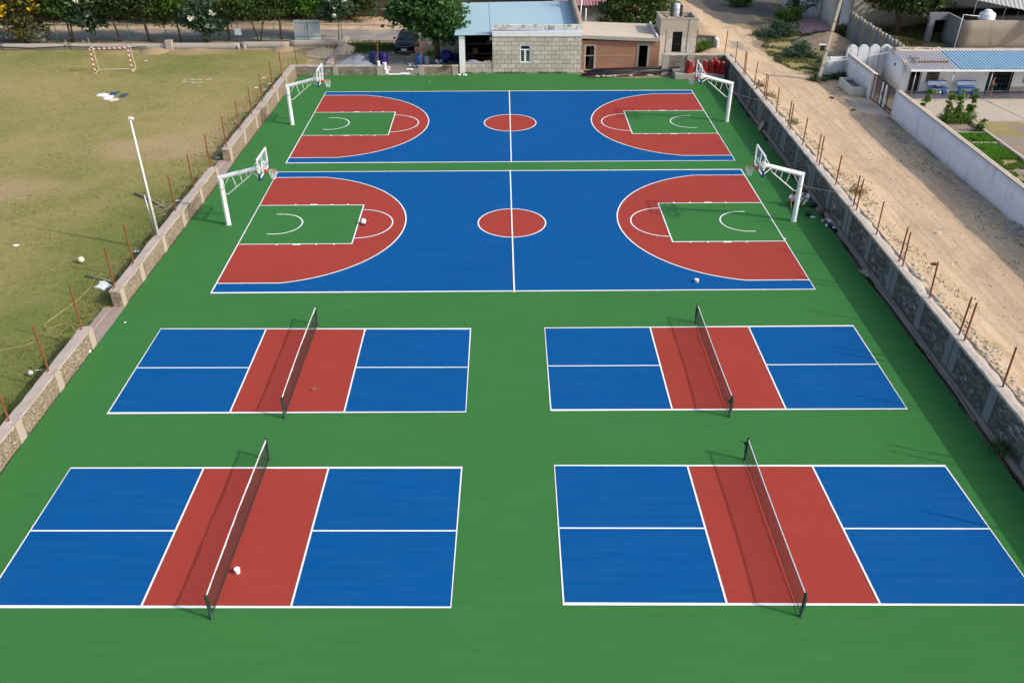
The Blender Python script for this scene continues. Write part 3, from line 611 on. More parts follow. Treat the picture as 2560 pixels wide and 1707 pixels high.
mb = MB(); mb.lathe((0, 0, 0), [(.06, 0), (.075, .005), (.075, .05), (.06, .055)], 14); mb.build('roll', M_['white'], t, local=True); mb = MB(); mb.box((-.06, -.06, .03), (.16, .03, .03), .8); mb.build('handle', M_['galv'], t, local=True)
def scrap(p, s, mt, label, cat='litter', group=None, name='paper_scrap', seed=0, h=.03):
    n = 7; mb = MB(); rd = random.Random(seed); P = []
    for i in range(n):
        P.append([(p[0]+s[0]*((i/(n-1)-.5)+rd.uniform(-.07, .07)), p[1]+s[1]*((j/(n-1)-.5)+rd.uniform(-.07, .07)), p[2]+.01+h*rd.random()) for j in range(n)])
    mb.grid(P); P2 = [[(x, y, z-.006) for x, y, z in r_] for r_ in P]; m2 = MB(); m2.grid(P2); mb.add(m2.v, [tuple(reversed(f)) for f in m2.f])
    return solo(name, mb, mt, label, cat, group)
for i, (zn, u, v) in enumerate([('O', 1170, 98), ('d', 1530, 1080), ('d', 1462, 1222), ('J', 838, 760), ('O', 585, 703), ('O', 285, 1058)]):
    c = at(zn, u, v); scrap((c.x, c.y, 0), (.09, .09), M_['white'], 'tiny scrap of white paper on the green court floor', 'litter', 'paper scraps on the green floor', seed=i, h=.02)
c = at('O', 825, 378); scrap((c.x, c.y, 0), (.22, .16), M_['whitecloth'], 'crumpled white plastic wrapper against the low wall beside the nearer gap', 'litter', seed=33, name='plastic_wrapper', h=.08)
c = at('O', 240, 1148); scrap((c.x, c.y, 0), (.16, .18), M_['bluepaint'], 'crumpled pale blue wrapper at the foot of the low wall, bottom left', 'litter', seed=34, name='plastic_wrapper', h=.08)
# ------------------------------------------------------------------ people
def skin_mesh(name, pts, edges, mt, parent, sub=1, extra=None):
    me = bpy.data.meshes.new(name); names = list(pts); ix = {k: i for i, k in enumerate(names)}
    me.from_pydata([pts[k][:3] for k in names], [(ix[a], ix[b]) for a, b in edges], [])
    o = bpy.data.objects.new(name, me); COL.objects.link(o); o.modifiers.new('s', 'SKIN')
    if not me.skin_vertices: 
        bpy.context.view_layer.objects.active = o; bpy.ops.mesh.customdata_skin_add()
    for k in names:
        sv_ = me.skin_vertices[0].data[ix[k]]; sv_.radius = (pts[k][3], pts[k][4] if len(pts[k]) > 4 else pts[k][3])
    me.skin_vertices[0].data[0].use_root = True
    s = o.modifiers.new('u', 'SUBSURF'); s.levels = sub; s.render_levels = sub
    dg = bpy.context.evaluated_depsgraph_get(); m2 = bpy.data.meshes.new_from_object(o.evaluated_get(dg)); bpy.data.objects.remove(o)
    m2.name = name; m2.materials.clear(); m2.materials.append(mt)
    if extra:
        bmm = bmesh.new(); bmm.from_mesh(m2)
        for vs, fs in extra:
            bv = [bmm.verts.new(v) for v in vs]
            for f in fs:
                try: bmm.faces.new([bv[i] for i in f])
                except ValueError: pass
        bmm.to_mesh(m2); bmm.free()
    m2.polygons.foreach_set('use_smooth', [True]*len(m2.polygons))
    q = bpy.data.objects.new(name, m2); COL.objects.link(q); q.parent = parent; return q
def person(label, loc, rz, J_, skin, top=None, bottom=None, sleeves=.6, longpants=False, group=None, look=(0, -1, 0)):
    t = thing('person', label, 'person', loc, rz, group)
    V = {k: Vector(v) for k, v in J_.items()}; P = {}; E = []
    P['pel'] = (*V['pel'], .12, .10); mid = V['pel'].lerp(V['chest'], .5); P['mid'] = (*mid, .105, .085); P['chest'] = (*V['chest'], .13, .09); P['neck'] = (*V['neck'], .05)
    up = (V['head']-V['neck']).normalized(); P['jaw'] = (*(V['head']-up*.06+Vector(look)*.02), .062, .068); P['skull'] = (*(V['head']+up*.03), .078, .088); P['crown'] = (*(V['head']+up*.10), .045)
    E += [('pel', 'mid'), ('mid', 'chest'), ('chest', 'neck'), ('neck', 'jaw'), ('jaw', 'skull'), ('skull', 'crown')]
    for s in 'LR':
        sh, el, wr_, hp_, kn, an, to = [V[k+s] for k in ('sh', 'el', 'wr', 'hip', 'kn', 'an', 'toe')]
        P['sh'+s] = (*sh, .052); P['el'+s] = (*el, .038); P['fa'+s] = (*el.lerp(wr_, .4), .036); P['wr'+s] = (*wr_, .024); d = (wr_-el).normalized(); side = d.cross(Vector((0, 0, 1))); side = side.normalized() if side.length > .1 else Vector((1, 0, 0))
        P['pa'+s] = (*(wr_+d*.05), .030, .018); E += [('chest', 'sh'+s), ('sh'+s, 'el'+s), ('el'+s, 'fa'+s), ('fa'+s, 'wr'+s), ('wr'+s, 'pa'+s)]
        for i, (k, ln) in enumerate(((-1.5, .060), (-.5, .072), (.5, .068), (1.5, .055))):
            b = wr_+d*.085+side*k*.018; P[f'f{i}{s}'] = (*b, .009); P[f'g{i}{s}'] = (*(b+d*ln*.6), .008); P[f'h{i}{s}'] = (*(b+d*ln*.9+Vector((0, 0, -.018))), .007); E += [('pa'+s, f'f{i}{s}'), (f'f{i}{s}', f'g{i}{s}'), (f'g{i}{s}', f'h{i}{s}')]
        b = wr_+d*.035+side*.042; P['th'+s] = (*b, .010); P['ti'+s] = (*(b+d*.035+side*.012), .008); E += [('pa'+s, 'th'+s), ('th'+s, 'ti'+s)]
        P['hip'+s] = (*hp_, .085); P['kn'+s] = (*kn, .054); P['ca'+s] = (*kn.lerp(an, .35), .052); P['an'+s] = (*an, .034); P['to'+s] = (*to, .028, .035)
        E += [('pel', 'hip'+s), ('hip'+s, 'kn'+s), ('kn'+s, 'ca'+s), ('ca'+s, 'an'+s), ('an'+s, 'to'+s)]
    lk = Vector(look); hd = V['head']; rt = lk.cross(Vector((0, 0, 1))).normalized(); ex = []
    mb = MB(); mb.ball(hd+lk*.088+up*.0, (.014, .018, .024), 6, 5)
    for s in (-1, 1): mb.ball(hd+rt*s*.080, (.014, .02, .03), 6, 5)
    ex.append((mb.v, mb.f))
    skin_mesh('body', P, E, skin, t, 2, ex)
    mb = MB(); hr = hd+up*.045-lk*.018; mb.ball(hr, (.094, .10, .088), 14, 9, .08, 3); fl = up; mb.v = [tuple(p) if (Vector(p)-hd).dot(up) > -.03 or (Vector(p)-hd).dot(lk) < -.03 else tuple(Vector(p)+up*.07-lk*.02) for p in mb.v]; mb.build('hair', M_['hair'], t, True, local=True)
    for s in (-1, 1):
        mb = MB(); mb.ball(hd+lk*.078+rt*s*.032+up*.018, (.010, .010, .007), 6, 4); mb.build('eye', M_['black'], t, local=True)
    mb = MB(); mb.ball(hd+lk*.078-up*.045, (.024, .012, .007), 6, 4); mb.build('mouth', plain('lips', (.2, .07, .06), .6), t, local=True)
    if top:
        Q = {k: (*P[k][:3], P[k][3]*1.14+.006, (P[k][4] if len(P[k]) > 4 else P[k][3])*1.14+.008) for k in ('pel', 'mid', 'chest')}; Q['nk'] = (*V['chest'].lerp(V['neck'], .6), .075); E2 = [('pel', 'mid'), ('mid', 'chest'), ('chest', 'nk')]
        for s in 'LR':
            Q['sh'+s] = (*V['sh'+s], .066); Q['sl'+s] = (*V['sh'+s].lerp(V['el'+s], sleeves), .060); E2 += [('chest', 'sh'+s), ('sh'+s, 'sl'+s)]
        skin_mesh('shirt', Q, E2, top, t, 2)
    if bottom:
        Q = {'pel': (*P['pel'][:3], .135, .115)}; E2 = []
        for s in 'LR':
            Q['hip'+s] = (*V['hip'+s], .10); Q['th'+s] = (*V['hip'+s].lerp(V['kn'+s], .85 if not longpants else 1), .078); E2 += [('pel', 'hip'+s), ('hip'+s, 'th'+s)]
            if longpants: Q['cf'+s] = (*V['kn'+s].lerp(V['an'+s], .9), .062); E2 += [('th'+s, 'cf'+s)]
        skin_mesh('trousers' if longpants else 'shorts', Q, E2, bottom, t, 2)
    return t
SIT = dict(pel=(0, 0, .12), chest=(0, -.10, .46), neck=(0, -.13, .60), head=(0, -.19, .74),
           shL=(.18, -.11, .53), elL=(.25, -.28, .32), wrL=(.15, -.47, .40), shR=(-.18, -.11, .53), elR=(-.25, -.28, .32), wrR=(-.13, -.48, .38),
           hipL=(.10, -.03, .12), knL=(.17, -.42, .45), anL=(.13, -.60, .07), toeL=(.13, -.78, .03), hipR=(-.10, -.03, .12), knR=(-.15, -.44, .42), anR=(-.11, -.63, .07), toeR=(-.10, -.81, .03))
c = at('K', 805, 1075); person('person in white shirt and dark shorts sitting just left of the white hoop post', (c.x+.05, c.y+.45, 0), R(-12), SIT, M_['skin'], M_['whitecloth'], M_['shorts'], look=(0, -.9, -.45), group='people resting behind the hoop post')
SIT2 = dict(SIT); SIT2.update(knL=(.20, -.44, .34), anL=(.10, -.78, .07), toeL=(.06, -.95, .05), knR=(-.06, -.47, .36), anR=(-.12, -.82, .07), toeR=(-.14, -.98, .05), wrL=(.14, -.42, .30), wrR=(-.08, -.5, .36))
p2 = person('person with dark strap and pale trousers sitting between the hoop post and wall', (at('K', 1000, 1040).x, at('K', 1000, 1040).y+.35, 0), R(-35), SIT2, M_['skin_d'], M_['whitecloth'], M_['cream_p'], .9, True, look=(0, -.8, -.6), group='people resting behind the hoop post')
mb = MB(); mb.path([(-.13, -.20, .56), (-.02, -.235, .42), (.10, -.20, .26), (.17, -.06, .16)], .022, 6); mb.build('bag_strap', M_['jeans'], p2, True, local=True)
def bag(label, loc, s, mt, seed=1, strap=True, cat='bag', name='bag'):
    t = thing(name, label, cat, loc, seed*.7); mb = MB(); mb.ball((0, 0, s[2]/2), (s[0]/2, s[1]/2, s[2]/2), 16, 10, .45, seed); mb.v = [(x, y, max(0, z)) for x, y, z in mb.v]; mb.build('sack', mt, t, True, local=True)
    if strap: mb = MB(); mb.path([(-s[0]*.25, 0, s[2]*.8), (0, -.04, s[2]*1.15), (s[0]*.25, 0, s[2]*.8)], .015, 6); mb.build('strap', mt, t, True, local=True)
    return t
c = at('K', 1025, 1200); bag('black rucksack lying on the green floor right of the hoop post', c, (.42, .30, .22), M_['black'], 2)
c = at('K', 1090, 1235); t = thing('water_bottle', 'clear white bottle lying beside the black rucksack', 'bottle', c, 0)
mb = MB(); mb.path([(-.12, 0, .05), (.10, 0, .05), (.14, 0, .045), (.16, 0, .04)], [.045, .045, .022, .02], 12); mb.build('bottle_body', M_['tankwhite'], t, True, local=True); mb = MB(); mb.tube((.16, 0, .04), (.19, 0, .04), .022); mb.build('cap', M_['white'], t, local=True)
c = at('K', 1105, 1075); bag('dark bag leaning at the foot of the wall beside the sitting pair', (c.x, c.y, 0), (.35, .3, .28), M_['black'], 4, False)
c = at('K', 1205, 1150); mb = MB(); mb.ball((c.x, c.y, .14), (.24, .20, .22), 12, 8, .6, 6); solo('rock', mb, plain('rock_brown', (.20, .15, .12), .9, .3, 5, bump=.6), 'rounded brown boulder at the foot of the high wall near the rucksack', 'rock', smooth=True)
# ------------------------------------------------------------------ left playing field
c = at('F', 1450, 715, .8); t = thing('flagpole', 'tall thin white pole standing on the low left stone wall', 'pole', (-17.72, 40.3, .82), 0)
tip = UY(325, 297, 40.2); b0 = Vector((-17.72, 40.3, .82))
mb = MB(); mb.path([b0, b0.lerp(tip, .5), tip], [.065, .052, .04], 12); mb.build('shaft', M_['white'], t, True)
mb = MB(); mb.path([b0+Vector((-.13, .02, 0)), b0+Vector((-.13-.08, -.05, 2.2))], .04, 8); mb.build('brace', M_['galv'], t, True)
mb = MB(); mb.box(tip+Vector((.02, 0, .03)), (.16, .14, .08)); mb.lathe(tip+Vector((.13, 0, -.05)), [(.03, 0), (.05, .02), (.05, .07), (.02, .09)], 10); mb.build('pulley', M_['white'], t)
mb = MB(); mb.box(b0+Vector((0, 0, .02)), (.32, .32, .05)); mb.build('base_plate', M_['conc'], t)
# football goal with red and white bands
G0 = at('A', 877, 678); G1 = at('A', 1220, 668); hg = 2.0; dep = 1.05
Gd = (G1-G0).normalized(); Gn = Vector((-Gd.y, Gd.x, 0))
t = thing('football_goal', 'small football goal with red and white banded frame on the grass', 'goal', ((G0.x+G1.x)/2, (G0.y+G1.y)/2, 0))
def banded():
    m = N('banded_red_white'); s = m.sep(); f = m.math('FRACT', m.math('MULTIPLY', m.math('ADD', s[0], s[2]), 2.5)); k = m.math('GREATER_THAN', f, .5)
    m.col(m.mix(k, (.75, .72, .66), (.38, .03, .03))).rough(.5); return m.m
BM = banded()
for p in (G0, G1): mb = MB(); mb.box((p.x, p.y, hg/2), (.09, .09, hg)); mb.build('goalpost', BM, t)
mb = MB(); mb.box(((G0.x+G1.x)/2, (G0.y+G1.y)/2, hg-.0), ((G1-G0).length+.09, .092, .092), math.atan2(Gd.y, Gd.x)); mb.build('crossbar', BM, t)
mb = MB(); q = [p+Gn*dep for p in (G0, G1)]; r_ = [p+Gn*.75 for p in (G0, G1)]; up = Vector((0, 0, 1))
for p, a, b in zip((G0, G1), q, r_): mb.path([p+up*hg, b+up*hg, a+up*.05, p+up*.05], .028, 6)
mb.path([q[0]+up*.05, q[1]+up*.05], .028, 6); mb.build('back_frame', M_['cream_p'], t)
# clothes drying, litter, balls, sticks
def cloth(zn, poly, mt, label, name='shirt', group='clothes spread out on the grass', z=.02, cat='clothing'):
    P = [at(zn, *p, 0) for p in poly]; cx = sum(p.x for p in P)/len(P); cy = sum(p.y for p in P)/len(P); mb = MB(); n = len(P); pts = []
    for k in (1.0, .6, .0):
        for i, p in enumerate(P): pts.append((cx+(p.x-cx)*k, cy+(p.y-cy)*k, z+.05*(1-k)+.025*random.random()))
    fs = [(r0*n+i, r0*n+(i+1) % n, (r0+1)*n+(i+1) % n, (r0+1)*n+i) for r0 in range(2) for i in range(n)]; mb.add(pts, fs); mb.add([(x, y, .0) for x, y, _ in pts[:n]], []); m = len(pts)
    mb.add([(p.x, p.y, z) for p in P]+[(p.x, p.y, .0) for p in P], [(i, (i+1) % n, n+(i+1) % n, n+i) for i in range(n)])
    return solo(name, mb, mt, label, cat, group)
cloth('A', [(880, 885), (910, 862), (960, 858), (1005, 868), (990, 885), (940, 893)], M_['whitecloth'], 'white shirt spread on the grass, leftmost of the drying clothes')
cloth('A', [(945, 905), (980, 882), (1048, 880), (1045, 898), (1015, 918), (960, 920)], M_['whitecloth'], 'white shirt spread on the grass in the middle of the drying clothes')
cloth('A', [(990, 930), (1040, 908), (1092, 908), (1090, 925), (1020, 938)], M_['cream_p'], 'cream coloured cloth spread on the grass, nearest of the drying clothes', 'cloth')
cloth('A', [(1005, 880), (1020, 850), (1100, 845), (1060, 880)], M_['jeans'], 'dark blue trousers spread on the grass beside the white shirts', 'trousers')
cloth('A', [(1090, 897), (1120, 868), (1190, 862), (1140, 902)], M_['jeans'], 'dark blue trousers spread on the grass, rightmost of the drying clothes', 'trousers')
cloth('F', [(868, 1180), (905, 1160), (920, 1125), (965, 1122), (1035, 1165), (985, 1180), (955, 1212), (925, 1190)], M_['white'], 'crumpled white plastic sheet on the grass by the end of the low wall', 'plastic_sheet', None, .06, 'litter')
for i, (u, v, s) in enumerate([(1705, 735, .5), (1800, 738, 1.2), (1690, 757, .5), (1780, 765, .5), (1840, 762, .4), (1915, 738, .6), (1945, 727, .4)]):
    c = at('A', u, v); scrap((c.x, c.y, .02), (s*.8, .14), M_['cream_p'], 'strip of pale paper litter lying on the grass beyond the flagpole', 'litter', 'pale litter strips on the grass', seed=50+i)
for i, (zn, u, v) in enumerate([('B', 515, 812), ('B', 600, 830), ('B', 645, 775), ('B', 585, 722), ('A', 1998, 1455), ('A', 1345, 565), ('F', 1640, 380), ('F', 1258, 845), ('F', 150, 790)]):
    c = at(zn, u, v); scrap((c.x, c.y, .02), (.28, .2), M_['whitecloth'], 'small white scrap of litter lying on the field grass', 'litter', 'white scraps on the field grass', seed=70+i)
c = at('F', 752, 945); t = thing('football', 'off white football lying on the grass left of the courts', 'ball', (c.x, c.y, .03)); mb = MB(); mb.ball((0, 0, .15), .155, 18, 12); mb.build('ball_cover', plain('ball_leather', (.66, .62, .48), .6, .1, 9), t, True, local=True)
c = at('O', 293, 592); t = thing('football', 'pale ball lying in the shade close to the low left wall', 'ball', (c.x, c.y, .02)); mb = MB(); mb.ball((0, 0, .11), .11, 16, 10); mb.build('ball_cover', plain('ball_leather_pale', (.55, .56, .5), .6, .1, 9), t, True, local=True)
mb = MB(); mb.path([at('O', 330, 555)+Vector((0, 0, .05)), at('O', 392, 545)+Vector((0, 0, .04))], .02, 6); solo('string', mb, M_['whitecloth'], 'short white string beside the pale ball in the shade', 'string')
def stick(zn, a, b, label, r=.045, z0=.08, z1=.08, mt='stick', name='stick', group=None, mid=None):
    p, q = at(zn, *a), at(zn, *b); p.z = z0; q.z = z1; mb = MB(); mm = p.lerp(q, .5)+Vector((.04, .03, .02)); mb.path([p, mm, q], [r*1.1, r, r*.7], 7); return solo(name, mb, M_[mt], label, 'stick', group, True)
stick('F', (1240, 318), (1505, 440), 'long bare pole lying on the grass behind the flagpole', .06)
stick('F', (785, 1075), (1050, 1135), 'thin bare stick lying on the grass against the wall end', .035)
stick('A', (2250, 1010), (2210, 1150), 'pale pole leaning on the far section of the low left wall', .04, .05, .9)
c = at('F', 1500, 450); mb = MB(); rd = random.Random(3)
for i in range(22):
    a = rd.uniform(0, 6.28); l = rd.uniform(.3, .8); p = Vector((c.x+rd.gauss(0, .25), c.y+rd.gauss(0, .35), .05)); mb.path([p, p+Vector((math.cos(a)*l, math.sin(a)*l, rd.uniform(0, .25)))], [.025, .008], 4)
solo('brushwood', mb, M_['stick'], 'heap of pale brushwood beside the low left wall', 'brushwood')
mb = MB(); pts = [at('F', u, v)+Vector((0, 0, .05)) for u, v in [(935, 1045), (870, 1100), (820, 1190), (720, 1290), (600, 1380), (500, 1450), (420, 1510), (405, 1545), (440, 1560), (520, 1530), (600, 1505), (650, 1520), (670, 1550)]]
mb.path(pts, .012, 5); solo('rope', mb, M_['ropeyellow'], 'long loose straw coloured rope curling over the grass', 'rope')
mb = MB(); mb.path([at('O', u, v)+Vector((0, 0, .05)) for u, v in [(0, 375), (120, 345), (230, 320), (330, 290)]], .012, 5); solo('rope', mb, M_['ropeyellow'], 'straight thin rope lying on the grass at the left edge', 'rope')
def gwire(a, b, label, za=1.5, zb=1.5, mt='ropeyellow'): wire(a+Vector((0, 0, za)), b+Vector((0, 0, zb)), .009, M_[mt], label, sag=.12)
gwire(Vector((-17.85, 62.9, 0)), Vector((-17.9, 56.6, 0)), 'loose wire tied between two rusty rods near the back left', 1.2, 1.9)
gwire(Vector((-18.2, 49.7, 0)), Vector((-18.6, 43.4, 0)), 'thin loose wire sagging behind the low left wall', .7, .3)
# low concrete field wall and steel fence
FW = [at('A', -200, 466), at('A', 0, 465), at('A', 620, 463), at('A', 1550, 460), at('B', 360, 455), at('B', 820, 436), at('B', 1300, 425)]
t = thing('low_wall', 'low weathered concrete wall along the far side of the grass field', 'wall', (-31, 81.3, -.1)); mb = MB()
for a, b in zip(FW, FW[1:]): mb.rbox(a.x, b.x, (a.y+b.y)/2-.0+.08, (a.y+b.y)/2+.45, -.1, .5, .5, .03, 1.6)
mb.build('wall_body', M_['conc'], t, True)
mb = MB(); mb.rbox(at('A', 1540, 455).x, at('A', 1595, 455).x, 81.2, 81.75, -.1, .82, .3, .01); mb.build('pier', M_['conc'], t)
mb = MB(); mb.path([FW[0]+Vector((0, -.05, .22)), FW[1]+Vector((0, -.05, .3)), at('A', 300, 465)+Vector((0, -.06, .2)), at('A', 620, 463)+Vector((0, -.06, .33)), at('A', 900, 463)+Vector((0, -.06, .25)), at('A', 1150, 462)+Vector((0, -.06, .2)), at('A', 1350, 462)+Vector((0, -.04, .32))], .05, 6)
solo('black_hose', mb, M_['pipe'], 'black plastic hose running along the low field wall', 'hose', smooth=True)
mb = MB(); a, b = at('B', 1185, 605), at('B', 1350, 355); d = (b-a).normalized(); L = (b-a).length
mb.box(((a.x+b.x)/2, (a.y+b.y)/2, .06), (L, .45, .34), math.atan2(d.y, d.x)); solo('concrete_strip', mb, M_['conc'], 'narrow concrete strip running from the back wall to the road', 'kerb')
FX = [(at('A', u, v).x, at('A', u, v).y) for u, v in [(215, 405), (540, 398), (875, 398), (1205, 396), (1540, 391), (1878, 390)]]+[(at('B', u, v).x, at('B', u, v).y) for u, v in [(365, 387), (695, 386), (1000, 384), (1310, 380)]]
FX = [(-48.6, 84.2)]+FX
t = thing('green_steel_fence', 'open green steel pipe fence between the field and the shaded road', 'fence', (-32, 84.3, 0))
for x, y in FX: mb = MB(); mb.lathe((x, y, 0), [(.035, 0), (.035, 1.72), (.02, 1.75)], 6); mb.build('fence_post', M_['fencegreen'], t)
for z in (.45, 1.66):
    mb = MB(); mb.path([(x, y, z) for x, y in FX], .026, 6); mb.build('rail', M_['fencegreen'], t, True)
c = at('A', 2200, 392); t = thing('sign_board', 'small plain white board on a short post by the green fence', 'sign', (c.x, c.y, 0)); mb = MB(); mb.box((c.x, c.y, .97), (.62, .04, .62)); mb.build('panel', M_['signgrey'], t); mb = MB(); mb.tube((c.x, c.y+.05, 0), (c.x, c.y+.05, .9), .04); mb.build('post', M_['fencegreen'], t)
for u, lab in ((2192, 'left'), (2248, 'right')): c = at('A', u, 455); mb = MB(); mb.ball((c.x, c.y, .16), (.16, .14, .26), 10, 7, .3, u); solo('stone', mb, M_['conc'], f'pale upright stone before the low wall below the sign, {lab} of two', 'stone', smooth=True)
a, b = at('B', 870, 376), at('B', 1118, 366)
def boardmat():
    m = N('board_peeling'); f = m.noise(1.3, 3, .5, dist=.6); m.col(m.mix(m.ramp(f, [(.46, 0.0), (.5, 1.0)], 'LINEAR'), (.50, .55, .62), (.66, .66, .62))).rough(.5); return m.m
t = thing('display_board', 'large blank whitish board leaning behind the green fence', 'board', ((a.x+b.x)/2, a.y+.2, 0)); mb = MB(); mb.box(((a.x+b.x)/2, a.y+.25, .92), (b.x-a.x, .05, 1.75), 0, R(-5)); mb.build('panel', boardmat(), t)
mb = MB(); mb.box(((a.x+b.x)/2, a.y+.33, .9), (.08, .05, 1.7), 0, R(-5)); mb.build('frame_bar', M_['galv'], t)
a = at('A', 235, 395); b = at('A', 400, 400); t = thing('display_board', 'grey slanted board half hidden under the yellow flowering tree', 'board', ((a.x+b.x)/2, a.y+.3, 0)); mb = MB(); mb.box(((a.x+b.x)/2, a.y+.35, .6), (b.x-a.x, .05, 1.1), 0, R(-12)); mb.build('panel', M_['signgrey'], t)
for u, v, h in ((630, 465, .9), (785, 440, .7), (830, 420, .7)): c = at('A', u, v); mb = MB(); mb.path([c, c+Vector((-.12, .05, h))], .035, 6); solo('stake', mb, M_['stick'], 'short bare wooden stake beside the football goal', 'stake', 'short stakes beside the goal')
# far road
def roadmat(name, c, c2):
    m = N(name).world(); m.col(m.mix(m.ramp(m.noise(.5, 6, .7), [(.45, 0.0), (.62, .8)]), m.mix(m.noise(8, 5), sc3(c, .85), sc3(c, 1.15)), c2)).rough(.9).bump(m.noise(25, 4), .3, .01); return m.m
P = [[(x, y, .045+.02*fbm(x, y, .2)) for y in np.linspace(84.9+.12*fbm(x, 0, .3), 89.2+.25*fbm(x, 5, .25), 8)] for x in np.arange(-75, -3, 1.0)]
mb = MB(); mb.grid(P); mb.f = [tuple(reversed(f)) for f in mb.f]; o = mb.build('road', roadmat('asphalt_old', (.25, .235, .225), (.42, .35, .28)), None, True); tag(o, kind='structure')
mb = MB()
for i in range(120):
    x = -75+i*.62
    if x > -3: break
    mb.rbox(x, x+.56, 91.0, 91.18, -.05, .17+.02*random.random(), .6, .015)
solo('stone_kerb', mb, M_['conc_tan'], 'row of pale kerb stones along the far side of the road', 'kerb')
mb = MB(); mb.rbox(-75, 6, 95.3, 95.7, -.1, 2.6, 1.0, .04, .8); solo('dark_wall', mb, plain('dark_brick', (.10, .065, .05), .95, .5, 1.5), 'long dark brown wall beyond the road under the trees', 'wall')
mb = MB(); mb.path([(x, 94.9, .85+.06*math.sin(x)) for x in np.arange(-28, -4, 2.0)], .05, 6); solo('guard_pipe', mb, M_['galv'], 'thin grey pipe running along the foot of the dark wall', 'pipe')
# ------------------------------------------------------------------ heaps, drums and clutter behind the courts
def heap(label, c, rx, ry, h, mt, seed, name='heap', cat='heap', n=26):
    P = []; 
    for i in range(n+1):
        row = []
        for j in range(n+1):
            x, y = (i/n*2-1)*rx*1.15, (j/n*2-1)*ry*1.15; d = math.hypot(x/rx, y/ry)*(1+.18*mnoise.noise(Vector((x*.9, y*.9, seed))))
            row.append((c[0]+x, c[1]+y, c[2]+h*max(0, 1-d)**.9*(1+.12*mnoise.noise(Vector((x*3, y*3, seed))))-.04*sstep(.8, 1.1, d)-.01))
        P.append(row)
    mb = MB(); mb.grid(P); mb.f = [tuple(reversed(f)) for f in mb.f]
    o = solo(name, mb, mt, label, cat, smooth=True); return o
SAND = plain('sand_heap', (.55, .43, .29), .95, .15, 3, bump=.8); SOIL = plain('soil_heap', (.34, .25, .15), .95, .2, 3, bump=.8); GRAV = plain('gravel_heap', (.27, .29, .32), .95, .3, 12, bump=1.0); EARTH = plain('earth_heap', (.20, .17, .10), .95, .4, 4, bump=1.0)
c = at('A', 1390, 490); heap('low brown soil heap before the field wall right of the goal', (c.x, c.y+.6, 0), 1.4, 1.2, .42, SOIL, 1, 'soil_heap')
c = at('A', 1790, 480); heap('flat brown soil heap before the field wall below the white flowers', (c.x, c.y+.6, 0), 1.4, 1.0, .16, SOIL, 2, 'soil_heap')
c = at('B', 760, 475); heap('small red brown soil heap at the end of the field wall', (c.x, c.y+.6, 0), 1.2, 1.2, .42, SOIL, 3, 'soil_heap')
c = at('B', 1130, 500); heap('pale sand heap spread left of the concrete strip', (c.x, c.y+.6, 0), 1.7, 1.9, .28, SAND, 4, 'sand_heap')
c = at('B', 1330, 480); heap('small pointed sand heap right of the concrete strip', (c.x, c.y+.5, 0), 1.15, 1.6, .65, SAND, 5, 'sand_heap')
c = at('B', 1450, 590); heap('grey gravel heap behind the back left stone wall', (c.x, c.y+.5, 0), 1.9, 1.5, .75, GRAV, 6, 'gravel_heap')
def drum(label, x, y, mt, r=.3, h=.9, lie=False, open_=True, group='blue plastic drums', name='plastic_drum'):
    t = thing(name, label, 'drum', (x, y, 0), 0, group); mb = MB()
    mb.lathe((0, 0, 0), [(r*.9, 0), (r, .05), (r, h*.3), (r*1.04, h*.33), (r, h*.36), (r, h*.66), (r*1.04, h*.69), (r, h*.72), (r, h*.94), (r*.9, h)]+([(r*.86, h-.01), (r*.86, .1)] if open_ else []), 20); mb.build('barrel', mt, t, True, local=True)
    mb = MB(); mb.lathe((0, 0, h*.93), [(r*1.02, 0), (r*1.05, .02), (r*1.02, .05)], 20); mb.build('hoop', M_['navy'], t, local=True); return t
p = at('d', 300, 880); drum('dark blue open drum behind the back wall, left of the pair', p.x+.05, p.y+.6, M_['navy'], .42, .95)
p = at('d', 470, 880); drum('purple blue open drum behind the back wall, right of the pair', p.x+.05, p.y+.55, plain('drum_purple', (.03, .012, .13), .4, .3, 4), .40, .98)
drum('teal drum behind the pair of blue drums', at('d', 340, 700).x, 77.2, plain('drum_teal', (.01, .05, .06), .4, .3, 4), .38, .8, group=None)
c = at('d', 520, 940); bucket('white paint bucket standing on the wall end beside the blue drums', (c.x, c.y+.1, 0), .17, .45, M_['white'], group=None)
c = at('d', 560, 1050); bucket('white open paint bucket in the gap of the back wall', (c.x, c.y, .04), .17, .36, M_['white'], lid=False)
c = at('d', 600, 985); bucket('pinkish white paint bucket behind the open one in the wall gap', (c.x, c.y, .0), .16, .3, plain('bucket_pink', (.62, .42, .42), .6), lid=True)
c = at('d', 395, 890, .72); t = bucket('white canister standing on the back wall beside a plant', (c.x, c.y, .72), .12, .42, M_['white'], lid=False)
c = at('d', 1260, 880); drum('small blue drum on a white tub beside the right hand gap', c.x, c.y+.1, M_['bluepaint'], .25, .95)
c = at('d', 1395, 870); drum('pale grey drum behind the short back wall', c.x, c.y+.4, plain('drum_grey', (.34, .38, .40), .5, .2), .27, .8, group=None)
for i, (u, v, s) in enumerate([(720, 1075, (.95, .3)), (940, 1060, (.9, .55)), (1050, 970, (.6, .5)), (1130, 890, (.8, .25)), (1080, 850, (.6, .3)), (1020, 715, (.3, .2))]):
    c = at('d', u, v); scrap((c.x, c.y, .03), s, M_['white'] if i < 2 else M_['whitecloth'], ['flat white sheet of paper on the kerb, leftmost in the wall gap', 'large flat white sheet on the kerb in the wall gap', 'crumpled grey white sheet lying behind the wall gap', 'long torn white wrapping before the small blue drum', 'thin torn wrapping on the earth behind the wall gap', 'small pale scrap on the earth before the black car'][i], 'litter', seed=90+i, h=.05, name='plastic_sheet')
